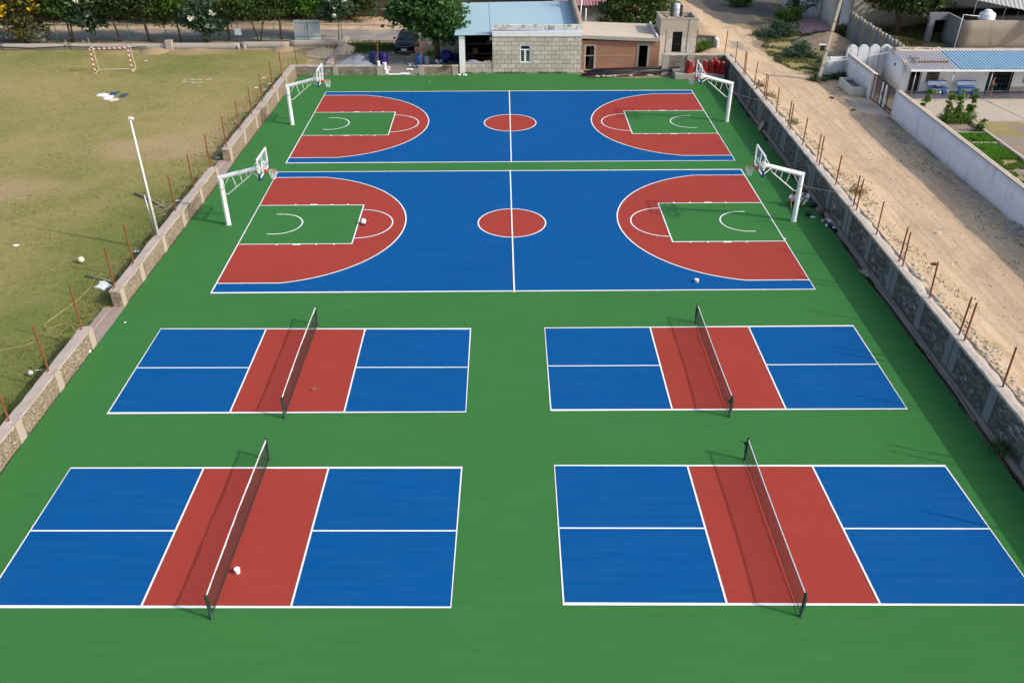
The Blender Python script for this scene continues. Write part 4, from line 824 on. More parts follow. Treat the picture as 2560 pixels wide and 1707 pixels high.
for i, (u, v, s) in enumerate([(1800, 850, (1.0, .8, 1.0)), (1980, 830, (.8, .7, .7)), (1740, 760, (.7, .6, .6))]):
    c = at('d', u, v); bag(['bulky dark blue tarpaulin bundle under the big tree', 'dark blue bundle next to the white corner pillar', 'smaller dark blue bundle behind the bulky tarpaulin'][i], (c.x+.1, c.y+.5+i*.2, 0), s, M_['navy'], 5+i, False, 'bundle', 'tarpaulin_bundle')
for i, (u, v) in enumerate([(1640, 880), (1610, 840), (1700, 850), (1860, 830)]):
    c = at('d', u, v); bag('pale sack among the clutter behind the short back wall', (c.x, c.y+.15, 0), (.34, .3, .35), M_['whitecloth'] if i % 2 else plain('sack_grey', (.4, .42, .44)), 15+i, False, 'sack', 'sack'); bpy.context.view_layer.objects.active = None
for o in COL.objects:
    if o.get('label') == 'pale sack among the clutter behind the short back wall': o['group'] = 'pale sacks behind the short back wall'
for i, (u, v, s) in enumerate([(2085, 1085, .3), (2210, 1100, .35), (2195, 1070, .2)]):
    c = at('d', u, v); scrap((c.x, c.y, 0), (s, s*.7), M_['white'], ['white scrap at the foot of the back wall left of the pillar', 'white crumpled paper at the foot of the white pillar', 'tiny white scrap behind the crumpled paper by the pillar'][i], 'litter', seed=110+i, h=.12)
c = at('d', 1830, 900, .72); mb = MB(); mb.ball((c.x, c.y, .78), (.4, .16, .10), 12, 7, .3, 9); solo('stone', mb, M_['brown'], 'flat brown stone lying on top of the short back wall', 'stone', smooth=True)
# ------------------------------------------------------------------ parked car
def make_car(loc, rz):
    t = thing('parked_car', 'black car parked facing the courts under the big tree', 'car', loc, rz); B = M_['carpaint']
    st = [(-2.05, .62, .38, .60, .60), (-1.98, .80, .30, .74, .74), (-1.75, .86, .24, .86, .88), (-1.2, .88, .22, .94, .98), (-.85, .885, .22, .98, 1.05), (.2, .89, .22, .98, 1.06), (1.2, .89, .22, .99, 1.06), (1.75, .86, .25, .97, 1.04), (2.0, .78, .35, .9, .96)]
    P = []
    for y, w_, zb, zs, zt in st: P.append([(-w_*.9, y, zb), (-w_, y, zb+.12), (-w_, y, zs-.12), (-w_*.96, y, zs), (-w_*.6, y, zt), (0, y, zt+.02), (w_*.6, y, zt), (w_*.96, y, zs), (w_, y, zs-.12), (w_, y, zb+.12), (w_*.9, y, zb)])
    mb = MB(); mb.grid(P); n = len(P[0]); mb.f.append(tuple(range(n))); mb.f.append(tuple(reversed([len(P)*n-n+i for i in range(n)]))); mb.build('body', B, t, True, local=True)
    cab = [(-.82, .74, 1.02, 1.03), (-.25, .66, 1.02, 1.48), (.3, .64, 1.02, 1.56), (1.2, .62, 1.02, 1.52), (1.85, .66, 1.02, 1.08)]
    P = [[(-.78, y, zb), (-w_, y, zt-.06), (-w_*.8, y, zt), (w_*.8, y, zt), (w_, y, zt-.06), (.78, y, zb)] for y, w_, zb, zt in cab]; mb = MB(); mb.grid(P); mb.build('cabin', B, t, True, local=True)
    mb = MB(); mb.add([(-.68, -.80, 1.075), (.68, -.80, 1.075), (.56, -.27, 1.485), (-.56, -.27, 1.485)], [(0, 1, 2, 3)]); mb.build('windscreen', M_['carglass'], t, local=True)
    for s in (-1, 1):
        mb = MB(); q = [(s*.775, -.55, 1.12), (s*.775, 1.4, 1.12), (s*.655, 1.1, 1.42), (s*.67, -.2, 1.40)]; mb.add(q, [(0, 1, 2, 3) if s > 0 else (3, 2, 1, 0)]); mb.build('side_window', M_['carglass'], t, local=True)
        mb = MB(); mb.box((s*1.0, -.62, 1.12), (.2, .12, .13)); mb.tube((s*.85, -.6, 1.08), (s*.95, -.61, 1.1), .025); mb.build('wing_mirror', B, t, False, .02, local=True)
        mb = MB(); mb.add([(s*.42, -2.005, .80), (s*.76, -1.90, .86), (s*.78, -1.88, .79), (s*.44, -2.0, .74)], [(0, 1, 2, 3)]); mb.build('headlight', M_['chrome'], t, local=True)
        mb = MB(); mb.ball((s*.66, -1.99, .52), (.06, .03, .04), 8, 6); mb.build('fog_lamp', M_['signgrey'], t, local=True)
        for y in (-1.3, 1.3):
            wl = MB(); wl.path([(s*.70, y, .32), (s*.89, y, .32)], [.32, .32], 20); wo = wl.build('wheel', M_['tyre'], t, local=True); mb = MB(); mb.path([(s*.86, y, .32), (s*.895, y, .32)], [.2, .19], 14); mb.build('rim', M_['galv'], wo, local=True)
    mb = MB(); mb.box((0, -2.045, .74), (.80, .03, .025)); mb.lathe((0, -2.06, .72), [(.05, 0), (.05, .05)], 10); mb.build('chrome_bar', M_['chrome'], t, local=True)
    mb = MB(); mb.box((0, -2.06, .60), (.85, .02, .14)); mb.build('grille', M_['black'], t, local=True); mb = MB(); mb.box((0, -2.085, .47), (.50, .015, .14)); mb.build('number_plate', M_['white'], t, local=True)
    mb = MB(); mb.box((0, -2.04, .29), (1.2, .04, .04)); mb.build('bumper_trim', M_['galv'], t, local=True)
    return t
make_car((-9.45, 81.55, 0), R(-2))
# ------------------------------------------------------------------ block built hall with the pale blue roof
def iwall(mb, x0, x1, y0, y1, z0, z1, holes):       # wall along x with rectangular openings
    xs_ = sorted({x0, x1, *[h[0] for h in holes], *[h[1] for h in holes]})
    for a, b in zip(xs_, xs_[1:]):
        zz = [(z0, z1)]
        for h in holes:
            if h[0] <= a and b <= h[1]: zz = [(p, q) for p, q in ((z0, h[2]), (h[3], z1)) if q-p > .01]
        for p, q in zz: mb.bb(a, b, y0, y1, p, q)
b = thing('block_hall', 'grey concrete block hall with pale blue sheet roof and open bay', 'building', (.7, 74, 0))
mb = MB(); iwall(mb, -1.6, 5.70, 73.8, 74.02, -.1, 2.90, [(.66, 1.5, .81, 2.2)]); mb.bb(5.48, 5.70, 74.02, 86.5, -.1, 2.9); mb.build('block_wall', M_['block'], b)
mb = MB(); mb.bb(-3.85, -1.6, 73.85, 74.05, -.1, .82); mb.build('counter_wall', M_['block'], b)
mb = MB(); mb.bb(-4.32, -3.86, 73.82, 74.25, -.1, 2.95); mb.build('pillar', M_['white'], b)
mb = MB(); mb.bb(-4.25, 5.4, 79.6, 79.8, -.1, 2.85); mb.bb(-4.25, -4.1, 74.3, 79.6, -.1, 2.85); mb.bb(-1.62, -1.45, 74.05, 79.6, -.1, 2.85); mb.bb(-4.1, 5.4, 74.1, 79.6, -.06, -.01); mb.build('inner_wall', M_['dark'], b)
mb = MB(); mb.bb(-3.8, -1.7, 76.2, 76.5, .9, .96); mb.bb(-3.8, -1.7, 76.2, 76.5, 1.7, 1.76); mb.bb(-3.3, -2.9, 76.1, 76.5, .96, 1.4); mb.bb(-2.1, -1.8, 76.1, 76.4, 1.76, 2.1); mb.build('shelf', M_['brown'], b)
mb = MB(); mb.ball((-3.25, 74.0, .86), (.45, .16, .12), 14, 7, .4, 3); solo('cloth_bundle', mb, plain('lilac_cloth', (.28, .25, .42), .9), 'lilac cloth bundle lying on the low counter of the open bay', 'cloth', smooth=True)
mb = MB(); mb.box((-1.85, 73.98, .88), (.4, .18, .1)); mb.box((-2.2, 73.98, .86), (.25, .16, .08), .1); solo('concrete_offcuts', mb, M_['conc'], 'pale concrete offcuts on the low counter of the open bay', 'block')
mb = MB(); mb.bb(-1.6, 5.70, 73.74, 73.98, 2.90, 3.28); mb.build('white_band', M_['white_plaster'], b)
mb = MB(); mb.rbox(-1.6, 5.64, 74.02, 74.3, 2.90, 3.74, .25, .03, 3); mb.build('parapet', peeling('peeled_parapet', (.66, .65, .62), (.13, .115, .10)), b)
mb = MB(); mb.path([(-1.6, 73.9, 3.33), (5.6, 73.9, 3.33)], .04, 6); mb.build('gutter', plain('gutter_blue', (.35, .45, .58), .5), b, True)
mb = MB(); mb.rbox(5.30, 5.72, 74.35, 87.5, 2.9, 3.86, .5, .03); mb.build('side_parapet', M_['oldconc'], b, True)
P = []
for y in np.arange(73.65, 86.9, .055):
    k = 0 if y > 74.32 else 1; xr = 5.29 if y > 74.32 else -1.62; ph = (y*3.6) % 1.0; rib = .022 if ph < .22 else 0
    P.append([(x, y, 2.99+(x+4.7)*.017+rib-.012*math.sin((x+4.7)*.9)*0) for x in np.linspace(-4.68, xr, 12)])
mb = MB(); mb.grid(P); P2 = [[(x, y, z-.03) for x, y, z in r_] for r_ in P]; m2 = MB(); m2.grid(P2); mb.f = mb.f; mb.add(m2.v, m2.f)
def sheetmat(name, c, c2, rough=.45):
    m = N(name); f = m.noise(.5, 6, .7); g = m.noise(1, 5, .7, src=m.mapv((.5, 5, 1))); m.col(m.mix(m.ramp(f, [(.4, 0.0), (.75, .6)]), m.mix(m.ramp(g, [(.4, 0.0), (.8, .35)]), c, sc3(c, .75)), c2)).rough(rough); return m.m
mb.build('sheet_roof', sheetmat('pale_blue_sheet', (.34, .50, .58), (.42, .50, .54)), b)
mb = MB(); fw = .07
mb.bb(.66, .66+fw, 73.83, 73.93, .81, 2.2); mb.bb(1.5-fw, 1.5, 73.83, 73.93, .81, 2.2); mb.bb(.73, 1.43, 73.83, 73.93, 2.13, 2.2); mb.bb(.73, 1.43, 73.83, 73.93, .81, .88); mb.bb(.73, 1.43, 73.83, 73.93, 1.80, 1.87); mb.bb(1.0, 1.16, 73.83, 73.93, .88, 1.80)
wo = mb.build('window', M_['white'], b); mb = MB(); mb.bb(.73, 1.43, 73.95, 73.97, .88, 2.13); mb.build('pane', M_['carglass'], wo)
mb = MB()
for x in (.80, .87, .94, 1.22, 1.29, 1.36): mb.bb(x-.008, x+.008, 73.90, 73.92, .88, 1.80)
for z in np.arange(1.0, 1.8, .16): mb.bb(.73, 1.0, 73.905, 73.915, z, z+.012); mb.bb(1.16, 1.43, 73.905, 73.915, z, z+.012)
mb.build('grille', M_['galv'], wo)
ap = thing('antenna_mast', 'thin grey mast on the front edge of the blue roof', 'mast', (-1.75, 74.1, 3.0)); mb = MB(); mb.path([(-1.75, 74.1, 3.0), (-1.87, 74.1, 5.5)], [.03, .022], 6); mb.build('mast_tube', M_['galv'], ap)
mb = MB(); mb.box((-1.5, 73.85, 3.12), (.22, .2, .16)); mb.path([(-1.6, 73.85, 3.2), (-1.62, 73.8, 3.45), (-1.5, 73.8, 3.5)], .015, 5); mb.build('junction_box', M_['white'], ap); mb = MB(); mb.path([(-1.7, 73.7, 3.12), (-3.0, 73.65, 3.12)], .012, 5); mb.build('cable', M_['black'], ap)
mb = MB(); mb.box((-1.72, 73.7, 2.72), (.14, .1, .22), 0, R(20)); solo('flood_lamp', mb, M_['galv'], 'small grey flood lamp below the roof edge beside the open bay', 'lamp')
# brick rooms with flat roof
b = thing('brick_outbuilding', 'low unplastered brick building with two dark doorways and flat screed roof', 'building', (9, 75, 0)); Yb = 74.6
mb = MB(); iwall(mb, 5.76, 12.2, Yb, Yb+.23, -.1, 2.38, [(6.10, 6.82, -.1, 1.95), (10.48, 11.25, .16, 2.0)]); mb.bb(12.0, 12.2, Yb+.23, 79, -.1, 2.38); mb.bb(5.76, 12.0, 79, 79.2, -.1, 2.38); mb.build('brick_wall', M_['brick'], b)
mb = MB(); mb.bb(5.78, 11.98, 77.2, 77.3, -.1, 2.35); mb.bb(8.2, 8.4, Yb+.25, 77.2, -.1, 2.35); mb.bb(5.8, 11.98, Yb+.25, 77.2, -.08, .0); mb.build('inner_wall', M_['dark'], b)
for x0, x1, z0, z1 in ((6.10, 6.82, -.05, 1.95), (10.48, 11.25, .16, 2.0)):
    mb = MB(); mb.bb(x0-.12, x0+.02, Yb-.02, Yb+.2, z0, z1+.12); mb.bb(x1-.02, x1+.14, Yb-.02, Yb+.2, z0, z1+.12); mb.bb(x0+.02, x1-.02, Yb-.02, Yb+.2, z1, z1+.12); mb.build('door_frame', M_['conc'], b)
mb = MB(); mb.bb(5.76, 10.36, Yb-.015, Yb+.05, 1.13, 1.20); mb.build('lintel_band', plain('band_mortar', (.36, .25, .18), .9), b)
mb = MB(); P = []
SLF = lambda x: 2.86-.03*(x-5.78)
lo = [(5.74, Yb-.28, 2.60), (12.02, Yb-.28, 2.36), (12.0, 79.6, 2.40), (5.74, 79.6, 2.60)]; hi = [(x, y, z+.25) for x, y, z in lo]; mb.hexa(lo, hi); mb.build('roof_slab', M_['conc'], b)
mb = MB(); mb.hexa([(5.8, Yb-.2, 2.852), (11.9, Yb-.2, 2.614), (11.88, 79.5, 2.654), (5.8, 79.5, 2.852)], [(5.8, Yb-.2, 2.87), (11.9, Yb-.2, 2.63), (11.88, 79.5, 2.67), (5.8, 79.5, 2.87)]); mb.build('roof_screed', M_['roofslab'], b)
mb = MB(); mb.hexa([(11.88, Yb-.26, 2.64), (12.0, Yb-.26, 2.64), (12.0, 79.3, 2.66), (11.88, 79.3, 2.66)], [(11.88, Yb-.26, 2.76), (12.0, Yb-.26, 2.76), (12.0, 79.3, 2.9), (11.88, 79.3, 2.9)]); mb.build('roof_edge', M_['white_plaster'], b)
for i, (x, h) in enumerate(((5.86, 2.0), (6.35, 1.2))): mb = MB(); mb.path([(x, 79.2, 2.8), (x+.1*(1-i), 79.2, 2.8+h)], .05, 8); solo('vent_pipe', mb, M_['white'], ['tall white pipe rising at the back of the flat roof', 'shorter white pipe rising at the back of the flat roof'][i], 'pipe', smooth=True)
for i in range(5): mb = MB(); mb.path([(6.45+i*.08, 75.2+.1*i, .05), (6.62+i*.05, 75.9, 1.6)], .03, 6); solo('plank', mb, M_['stick'], 'thin pole leaning inside the left dark doorway', 'pole', 'poles inside the left doorway')
# cream tower room
b = thing('cream_outbuilding', 'tall square cream plastered room with barred window and stained parapet', 'building', (13.9, 76.5, 0)); y0, y1, x0, x1 = 75.3, 78.0, 12.25, 15.32
mb = MB(); iwall(mb, x0, x1, y0, y0+.22, -.1, 3.92, [(13.30, 14.10, 1.27, 2.93)]); mb.bb(x0, x0+.2, y0+.22, y1, -.1, 3.92); mb.bb(x1-.2, x1, y0+.22, y1, -.1, 3.92); mb.bb(x0+.2, x1-.2, y1-.2, y1, -.1, 3.92); mb.build('wall', peeling('stained_cream', (.66, .63, .56), (.30, .24, .18), 3.2), b)
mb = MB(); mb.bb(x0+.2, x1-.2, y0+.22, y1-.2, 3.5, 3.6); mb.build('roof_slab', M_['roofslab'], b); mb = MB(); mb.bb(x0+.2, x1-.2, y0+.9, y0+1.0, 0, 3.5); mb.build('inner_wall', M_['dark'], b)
mb = MB(); e = .03
for q in ((x0-e, x1+e, y0-e, y0+.22+e), (x0-e, x1+e, y1-.2-e, y1+e)): mb.rbox(q[0], q[1], q[2], q[3], 3.915, 3.98, .4, .01)
for q in ((x0-e, x0+.2+e, y0+.25, y1-.23), (x1-.2-e, x1+e, y0+.25, y1-.23)): mb.rbox(q[0], q[1], q[2], q[3], 3.917, 3.978, .4, .01)
mb.build('parapet_cap', M_['conc'], b)
wo = MB(); wo.bb(13.30, 14.10, y0+.13, y0+.15, 1.27, 2.93); wo = wo.build('window', M_['carglass'], b); mb = MB()
for x in np.linspace(13.36, 14.04, 7): mb.bb(x-.012, x+.012, y0+.02, y0+.045, 1.27, 2.93)
for z in (1.5, 1.85, 2.2, 2.55, 2.85): mb.bb(13.3, 14.1, y0+.046, y0+.065, z-.012, z+.012)
mb.build('bars', M_['black'], wo)
mb = MB(); mb.path([(14.55, y0-.03, 1.2), (14.6, y0-.03, 3.9)], .02, 6); mb.build('down_pipe', M_['galv'], b)
t = thing('transformer', 'grey ribbed electrical tank on a pedestal on the cream tower roof', 'transformer', (13.75, 76.9, 3.6))
mb = MB(); mb.box((13.75, 76.9, 3.72), (.85, .6, .24)); mb.build('pedestal', M_['conc_tan'], t); mb = MB(); mb.lathe((13.7, 76.9, 3.84), [(.25, 0), (.27, .04), (.27, .28), (.29, .3), (.27, .33), (.27, .6), (.29, .62), (.27, .65), (.27, .95), (.2, 1.0)], 16); mb.build('tank', M_['signgrey'], t, True)
for s in (-1, 1):
    mb = MB()
    for k in range(4): mb.box((13.7+s*.40, 76.9, 3.95+k*.22), (.2, .3, .13))
    mb.tube((13.7+s*.40, 76.9, 3.86), (13.7+s*.40, 76.9, 4.8), .03); mb.build('cooling_fin', M_['black'], t)
mb = MB(); mb.path([(13.3, 76.7, 4.2), (12.9, 76.2, 3.9), (12.6, 75.9, 4.05), (12.45, 75.8, 4.15)], .03, 6); mb.path([(12.6, 76.4, 4.1), (12.9, 75.9, 3.75), (13.5, 75.65, 3.98), (14.4, 75.6, 4.01), (14.9, 75.9, 4.0)], .025, 6); mb.path([(14.1, 76.9, 4.3), (14.3, 76.6, 3.9), (14.7, 76.4, 3.75), (15.1, 76.3, 3.99)], .025, 6); mb.build('cable', M_['black'], t)
# grey gate leaf and post right of the tower
p = at('D', 575, 690, 1.0); t = thing('panel_fence', 'grey weathered panel fence with a white post beside the lane', 'fence', (16.2, 76.2, .5))
mb = MB()
for i, x in enumerate(np.linspace(15.4, 17.0, 5)): mb.bb(x, x+.385, 77.6, 77.66, .6, 2.1-.03*i)
mb.build('panel', M_['darkconc'], t); mb = MB(); mb.hexa([(15.34, 77.5, 2.12), (17.4, 77.5, 1.98), (17.4, 77.72, 1.98), (15.34, 77.72, 2.12)], [(15.34, 77.5, 2.2), (17.4, 77.5, 2.06), (17.4, 77.72, 2.06), (15.34, 77.72, 2.2)]); mb.build('top_rail', M_['brown'], t)
mb = MB(); mb.rbox(17.28, 17.5, 76.3, 77.7, .5, 2.0, .4, .01); mb.build('post', M_['white_plaster'], t)
# pipes, rubble and red barriers
for i, (u0, v0, u1, v1, dz) in enumerate([(1320, 668, 2205, 618, .30), (1300, 690, 2190, 640, .20), (1310, 700, 2080, 660, .12), (1400, 655, 2200, 628, .42), (1390, 690, 2195, 655, .16), (1340, 680, 2180, 648, .24)]):
    a, b_ = at('C', u0, v0, .1), at('C', u1, v1, dz); mb = MB(); mb.path([(a.x, a.y, .1+dz*.3), (b_.x, b_.y, dz+.1)], .075, 10); solo('black_pipe', mb, M_['pipe'], 'long black pipe in the bundle lying before the brick building', 'pipe', 'bundle of black pipes', True)
for i, (u, v) in enumerate([(1370, 708), (1440, 712), (1550, 712), (1600, 708), (1750, 706), (1925, 706), (1500, 710)]):
    c = at('C', u, v); mb = MB(); mb.ball((c.x, c.y+.1, .05), (.18+.05*(i % 3), .12, .09), 9, 6, .5, i); solo('stone', mb, M_['conc'], 'small pale stone along the edge of the green floor below the pipes', 'stone', 'stones below the black pipes', True)
def make_barrier(label, loc, rz):
    t = thing('traffic_barrier', label, 'barrier', loc, rz, 'red plastic barriers in the corner'); mb = MB()
    prof = [(-.26, 0), (.26, 0), (.26, .12), (.20, .22), (.13, .80), (.09, .90), (-.09, .90), (-.13, .80), (-.20, .22), (-.26, .12)]; y_ = (-.34, .34)
    mb.add([(x, -.32+.0*z, z) for x, z in prof]+[(x, .32, z) for x, z in prof], [tuple(range(10)), tuple(reversed(range(10, 20)))]+[(i, 10+i, 10+(i+1) % 10, (i+1) % 10) for i in range(10)]); mb.build('shell', M_['redplastic'], t, False, .03, local=True)
    mb = MB(); mb.box((0, 0, .91), (.14, .4, .05)); mb.build('top_cap', plain('faded_red', (.50, .16, .15), .6), t, False, .01, local=True); mb = MB(); mb.box((0, -.33, .60), (.16, .02, .10)); mb.build('panel', plain('deep_red', (.20, .012, .015), .5), t, local=True)
    return t
BL_ = ['leftmost red plastic barrier on the plinth, behind the hoop net', 'red plastic barrier second from the left, behind the backboard', 'bright red plastic barrier in the middle of the corner', 'red plastic barrier right of the bright middle one', 'red plastic barrier second from the lane wall', 'red plastic barrier tight against the lane wall', 'red plastic barrier at the very back of the corner']
BPOS = [(14.35, 72.4), (15.05, 72.7), (15.65, 72.55), (16.2, 72.5), (16.65, 72.3), (17.02, 72.05), (16.6, 73.15)]
b0 = None
for (x, y), lb in zip(BPOS, BL_):
    rz_ = random.uniform(-.25, .25)+(.5 if lb.startswith('leftmost') else 0)
    if b0 is None: b0 = make_barrier(lb, (x, y, .385), rz_)
    else: dup(b0, (x, y, .385), rz_, lb)
for i, x in enumerate((15.0, 15.4)): mb = MB(); mb.ball((x, 73.25, .6), (.2, .12, .26), 10, 7, .3, i); solo('sack', mb, M_['whitecloth'], ['white sack behind the barriers, left one', 'white sack behind the barriers, right one'][i], 'sack', smooth=True)
# ------------------------------------------------------------------ right hand side: compound walls, gate, house
g1 = at('E', 550, 1150, ZR); g0 = at('E', 370, 970, ZR); XW = 25.62
t = thing('compound_wall', 'long pale lilac plastered compound wall along the sandy lane', 'wall', (XW+.12, 40, ZR)); mb = MB(); mb.rbox(XW, XW+.24, 12, 58.75, ZR-.3, 2.80, .8, .012, 1.2); mb.build('wall_body', M_['lav_wall'], t, True)
mb = MB(); mb.rbox(XW-.03, XW+.12, 12, 58.78, 2.79, 2.87, .5, .012, 2); mb.rbox(XW+.14, XW+.30, 12, 58.78, 2.79, 2.86, .5, .012, 2); mb.build('coping', M_['coping_r'], t, True)
t = thing('compound_wall', 'short white wall with a broad end between the gate and the trough', 'wall', (XW+.1, 66, ZR)); mb = MB(); mb.rbox(XW+.02, XW+.26, 63.4, 68.7, ZR-.2, 2.72, .7, .01, 1.2); mb.build('wall_body', M_['lav_wall'], t, True)
mb = MB(); mb.rbox(XW-.02, XW+.30, 63.0, 68.72, 2.71, 2.78, .5, .01, 2); mb.build('coping', M_['coping_r'], t, True); mb = MB(); mb.rbox(XW-.04, XW+.28, 63.0, 63.4, ZR-.2, 2.72, .4, .006, 2); mb.build('gate_pier', M_['white_plaster'], t)
# gate
t = thing('compound_gate', 'closed black slatted double gate with two white panels in the compound wall', 'gate', (XW+.1, 60.9, ZR+.05)); K = M_['black']; gy0, gy1, gz0, gz1, gx = 58.82, 62.98, ZR+.08, 2.78, XW+.12
for y0, y1 in ((gy0, 60.88), (60.92, gy1)):
    lf = MB(); w_ = .05
    for y in (y0+w_/2, y1-w_/2, y0+(y1-y0)*(.62 if y0 < 60 else .30)): lf.bb(gx-.03, gx+.03, y-w_/2, y+w_/2, gz0, gz1)
    lf.bb(gx-.028, gx+.028, y0, y1, gz0, gz0+.06); lf.bb(gx-.028, gx+.028, y0, y1, gz1-.06, gz1)
    L_o = lf.build('gate_leaf', K, t)
    sl = MB()
    for z in np.arange(gz0+.12, gz1-.06, .10): sl.bb(gx-.012, gx+.012, y0+.05, y1-.05, z, z+.055)
    sl.build('slats', plain('bronze_slat', (.045, .038, .034), .5, .1), L_o)
    yc = (y1-.32 if y0 < 60 else y0+.32); pn = MB(); 
    pn.bb(gx-.045, gx-.014, yc-.13, yc+.13, gz0+.1, gz1-.1); pn.build('white_panel', M_['white_plaster'], L_o)
    hd = MB(); hd.box((gx-.07, yc+(.2 if y0 < 60 else -.2), 1.95), (.04, .06, .22)); hd.build('handle', K, L_o)
P = [(gx-.1, gy0, ZR+.05), (gx-.1, gy1, ZR+.05), (gx-1.6, gy1-.1, ZR+.02), (gx-1.5, gy0+.1, ZR+.02)]
mb = MB(); mb.rbox(XW-1.7, XW+.2, 58.7, 63.0, ZR-.2, ZR+.055, .5, .02); solo('concrete_ramp', mb, M_['conc'], 'grey concrete ramp in front of the slatted gate', 'ramp')
# trough
t = thing('water_trough', 'cream concrete water trough with dark water beside the compound gate', 'trough', (24.95, 65, ZR)); tx0, tx1, ty0, ty1, th_ = 24.5, 25.58, 63.75, 66.4, ZR+.62
mb = MB(); mb.bb(tx0, tx1, ty0, ty0+.14, ZR-.1, th_); mb.bb(tx0, tx1, ty1-.14, ty1, ZR-.1, th_); mb.bb(tx0, tx0+.14, ty0+.14, ty1-.14, ZR-.1, th_); mb.bb(tx1-.14, tx1, ty0+.14, ty1-.14, ZR-.1, th_); mb.bb(tx0+.14, tx1-.14, ty0+.14, ty1-.14, ZR-.1, ZR+.25); mb.build('basin', M_['cream'], t)
mb = MB(); mb.bb(tx0+.14, tx1-.14, ty0+.14, ty1-.14, ZR+.25, th_-.18); mb.build('water', M_['carglass'], t)
# stained whitewashed wall, lamp pole
a, b = at('D', 1880, 1040, ZR), at('E', 80, 760, ZR); t = thing('whitewashed_wall', 'stained whitewashed wall beside the concrete lamp pole', 'wall', ((a.x+b.x)/2, 68.5, ZR)); mb = MB(); mb.rbox(a.x, XW+.02, 68.72, 68.95, ZR-.2, 2.52, .5, .012); mb.build('wall_body', M_['white_old'], t, True)
p0, p1 = at('D', 1800, 1060, ZR), None; t = thing('electric_pole', 'tall pale concrete electric pole leaning at the edge of the lane', 'pole', (p0.x, p0.y, ZR)); top = Vector((p0.x+.75, p0.y+.2, ZR+6.6))
mb = MB(); n = 4; bq = [(p0.x-.14, p0.y-.12, ZR-.1), (p0.x+.14, p0.y-.12, ZR-.1), (p0.x+.14, p0.y+.12, ZR-.1), (p0.x-.14, p0.y+.12, ZR-.1)]; tq = [(top.x-.09, top.y-.08, top.z), (top.x+.09, top.y-.08, top.z), (top.x+.09, top.y+.08, top.z), (top.x-.09, top.y+.08, top.z)]; mb.hexa(bq, tq); mb.build('shaft', plain('pole_concrete', (.46, .42, .33), .9, .15, 2), t, False, .02)
def onp(f): return Vector((p0.x, p0.y, ZR)).lerp(top, f)
mb = MB(); q = onp(.36); mb.box(q+Vector((-.38, -.1, .1)), (.28, .2, .42)); mb.build('meter_box', M_['black'], t); mb = MB(); mb.box(q+Vector((-.42, -.12, .34)), (.5, .26, .05)); mb.build('box_roof', M_['white'], t)
for f in (.18, .34, .55, .66): mb = MB(); q = onp(f); mb.box(q, (.27, .25, .04)); mb.build('band', M_['rust'] if f > .5 else M_['black'], t)
mb = MB(); mb.path([onp(.34)+Vector((-.3, -.1, -.1)), onp(.2)+Vector((-.15, -.14, 0)), onp(.1)+Vector((-.2, -.14, 0))], .025, 5); mb.path([onp(.32)+Vector((.15, 0, 0)), onp(.25)+Vector((.5, .1, -.1))], .03, 5); mb.build('cable', M_['black'], t)
wire(onp(.21), (28.9, 68.0, 3.15), .022, M_['white'], 'white service cable from the electric pole over the arched panels', 'cable', .05, 'cable')
wire((28.9, 64.6, 3.1), (34.5, 56.5, 1.2), .012, M_['black'], 'thin dark wire running down from the veranda roof to the yard', 'wire', .1, 'wire')
# round topped precast panels
def archpanel(x0, w_, y, z0, zt, th=.10, axis='x', n=10):
    r = w_/2; pts = [(x0, z0), (x0+w_, z0)]+[(x0+r+r*math.cos(a), zt-r+r*math.sin(a)) for a in np.linspace(0, math.pi, n)]; mb = MB(); m = len(pts)
    f = (lambda u, z, d: (u, y+d, z)) if axis == 'x' else (lambda u, z, d: (y+d, u, z))
    mb.add([f(u, z, 0) for u, z in pts]+[f(u, z, th) for u, z in pts], [tuple(range(m)), tuple(reversed(range(m, 2*m)))]+[(i, m+i, m+(i+1) % m, (i+1) % m) for i in range(m)]); return mb
t = thing('arched_panel_fence', 'four white round topped concrete slabs standing side by side behind the gate', 'fence', (27.2, 69.3, ZR))
for i in range(4): archpanel(25.78+i*.86, .79, 69.25, ZR-.1, 3.28+.01*i, .26, n=14).build('arched_panel', plaster('arch_white', (.74, .74, .75), (.15, .15, .15), .45) if i == 0 else bpy.data.materials['arch_white'], t)
pa, pb = Vector((29.72, 81.0, ZR)), Vector((29.72, 68.6, ZR)); t = thing('arched_panel_fence', 'long grey fence of weathered round topped slabs under the dark tree', 'fence', (31.2, 80, ZR)); n = 17
for i in range(n):
    f0 = i/n; c = pa.lerp(pb, f0); d = (pb-pa)/n; w_ = d.length*.93
    mb = archpanel(0, w_, 0, -.1, 2.40+.05*math.sin(i*2.3), .20); ang = math.atan2(d.y, d.x); ca, sa = math.cos(ang), math.sin(ang); mb.v = [(c.x+x*ca-y*sa, c.y+x*sa+y*ca, ZR+z) for x, y, z in mb.v]; mb.build('arched_panel', M_['oldconc'] if i % 3 else M_['darkconc'], t)
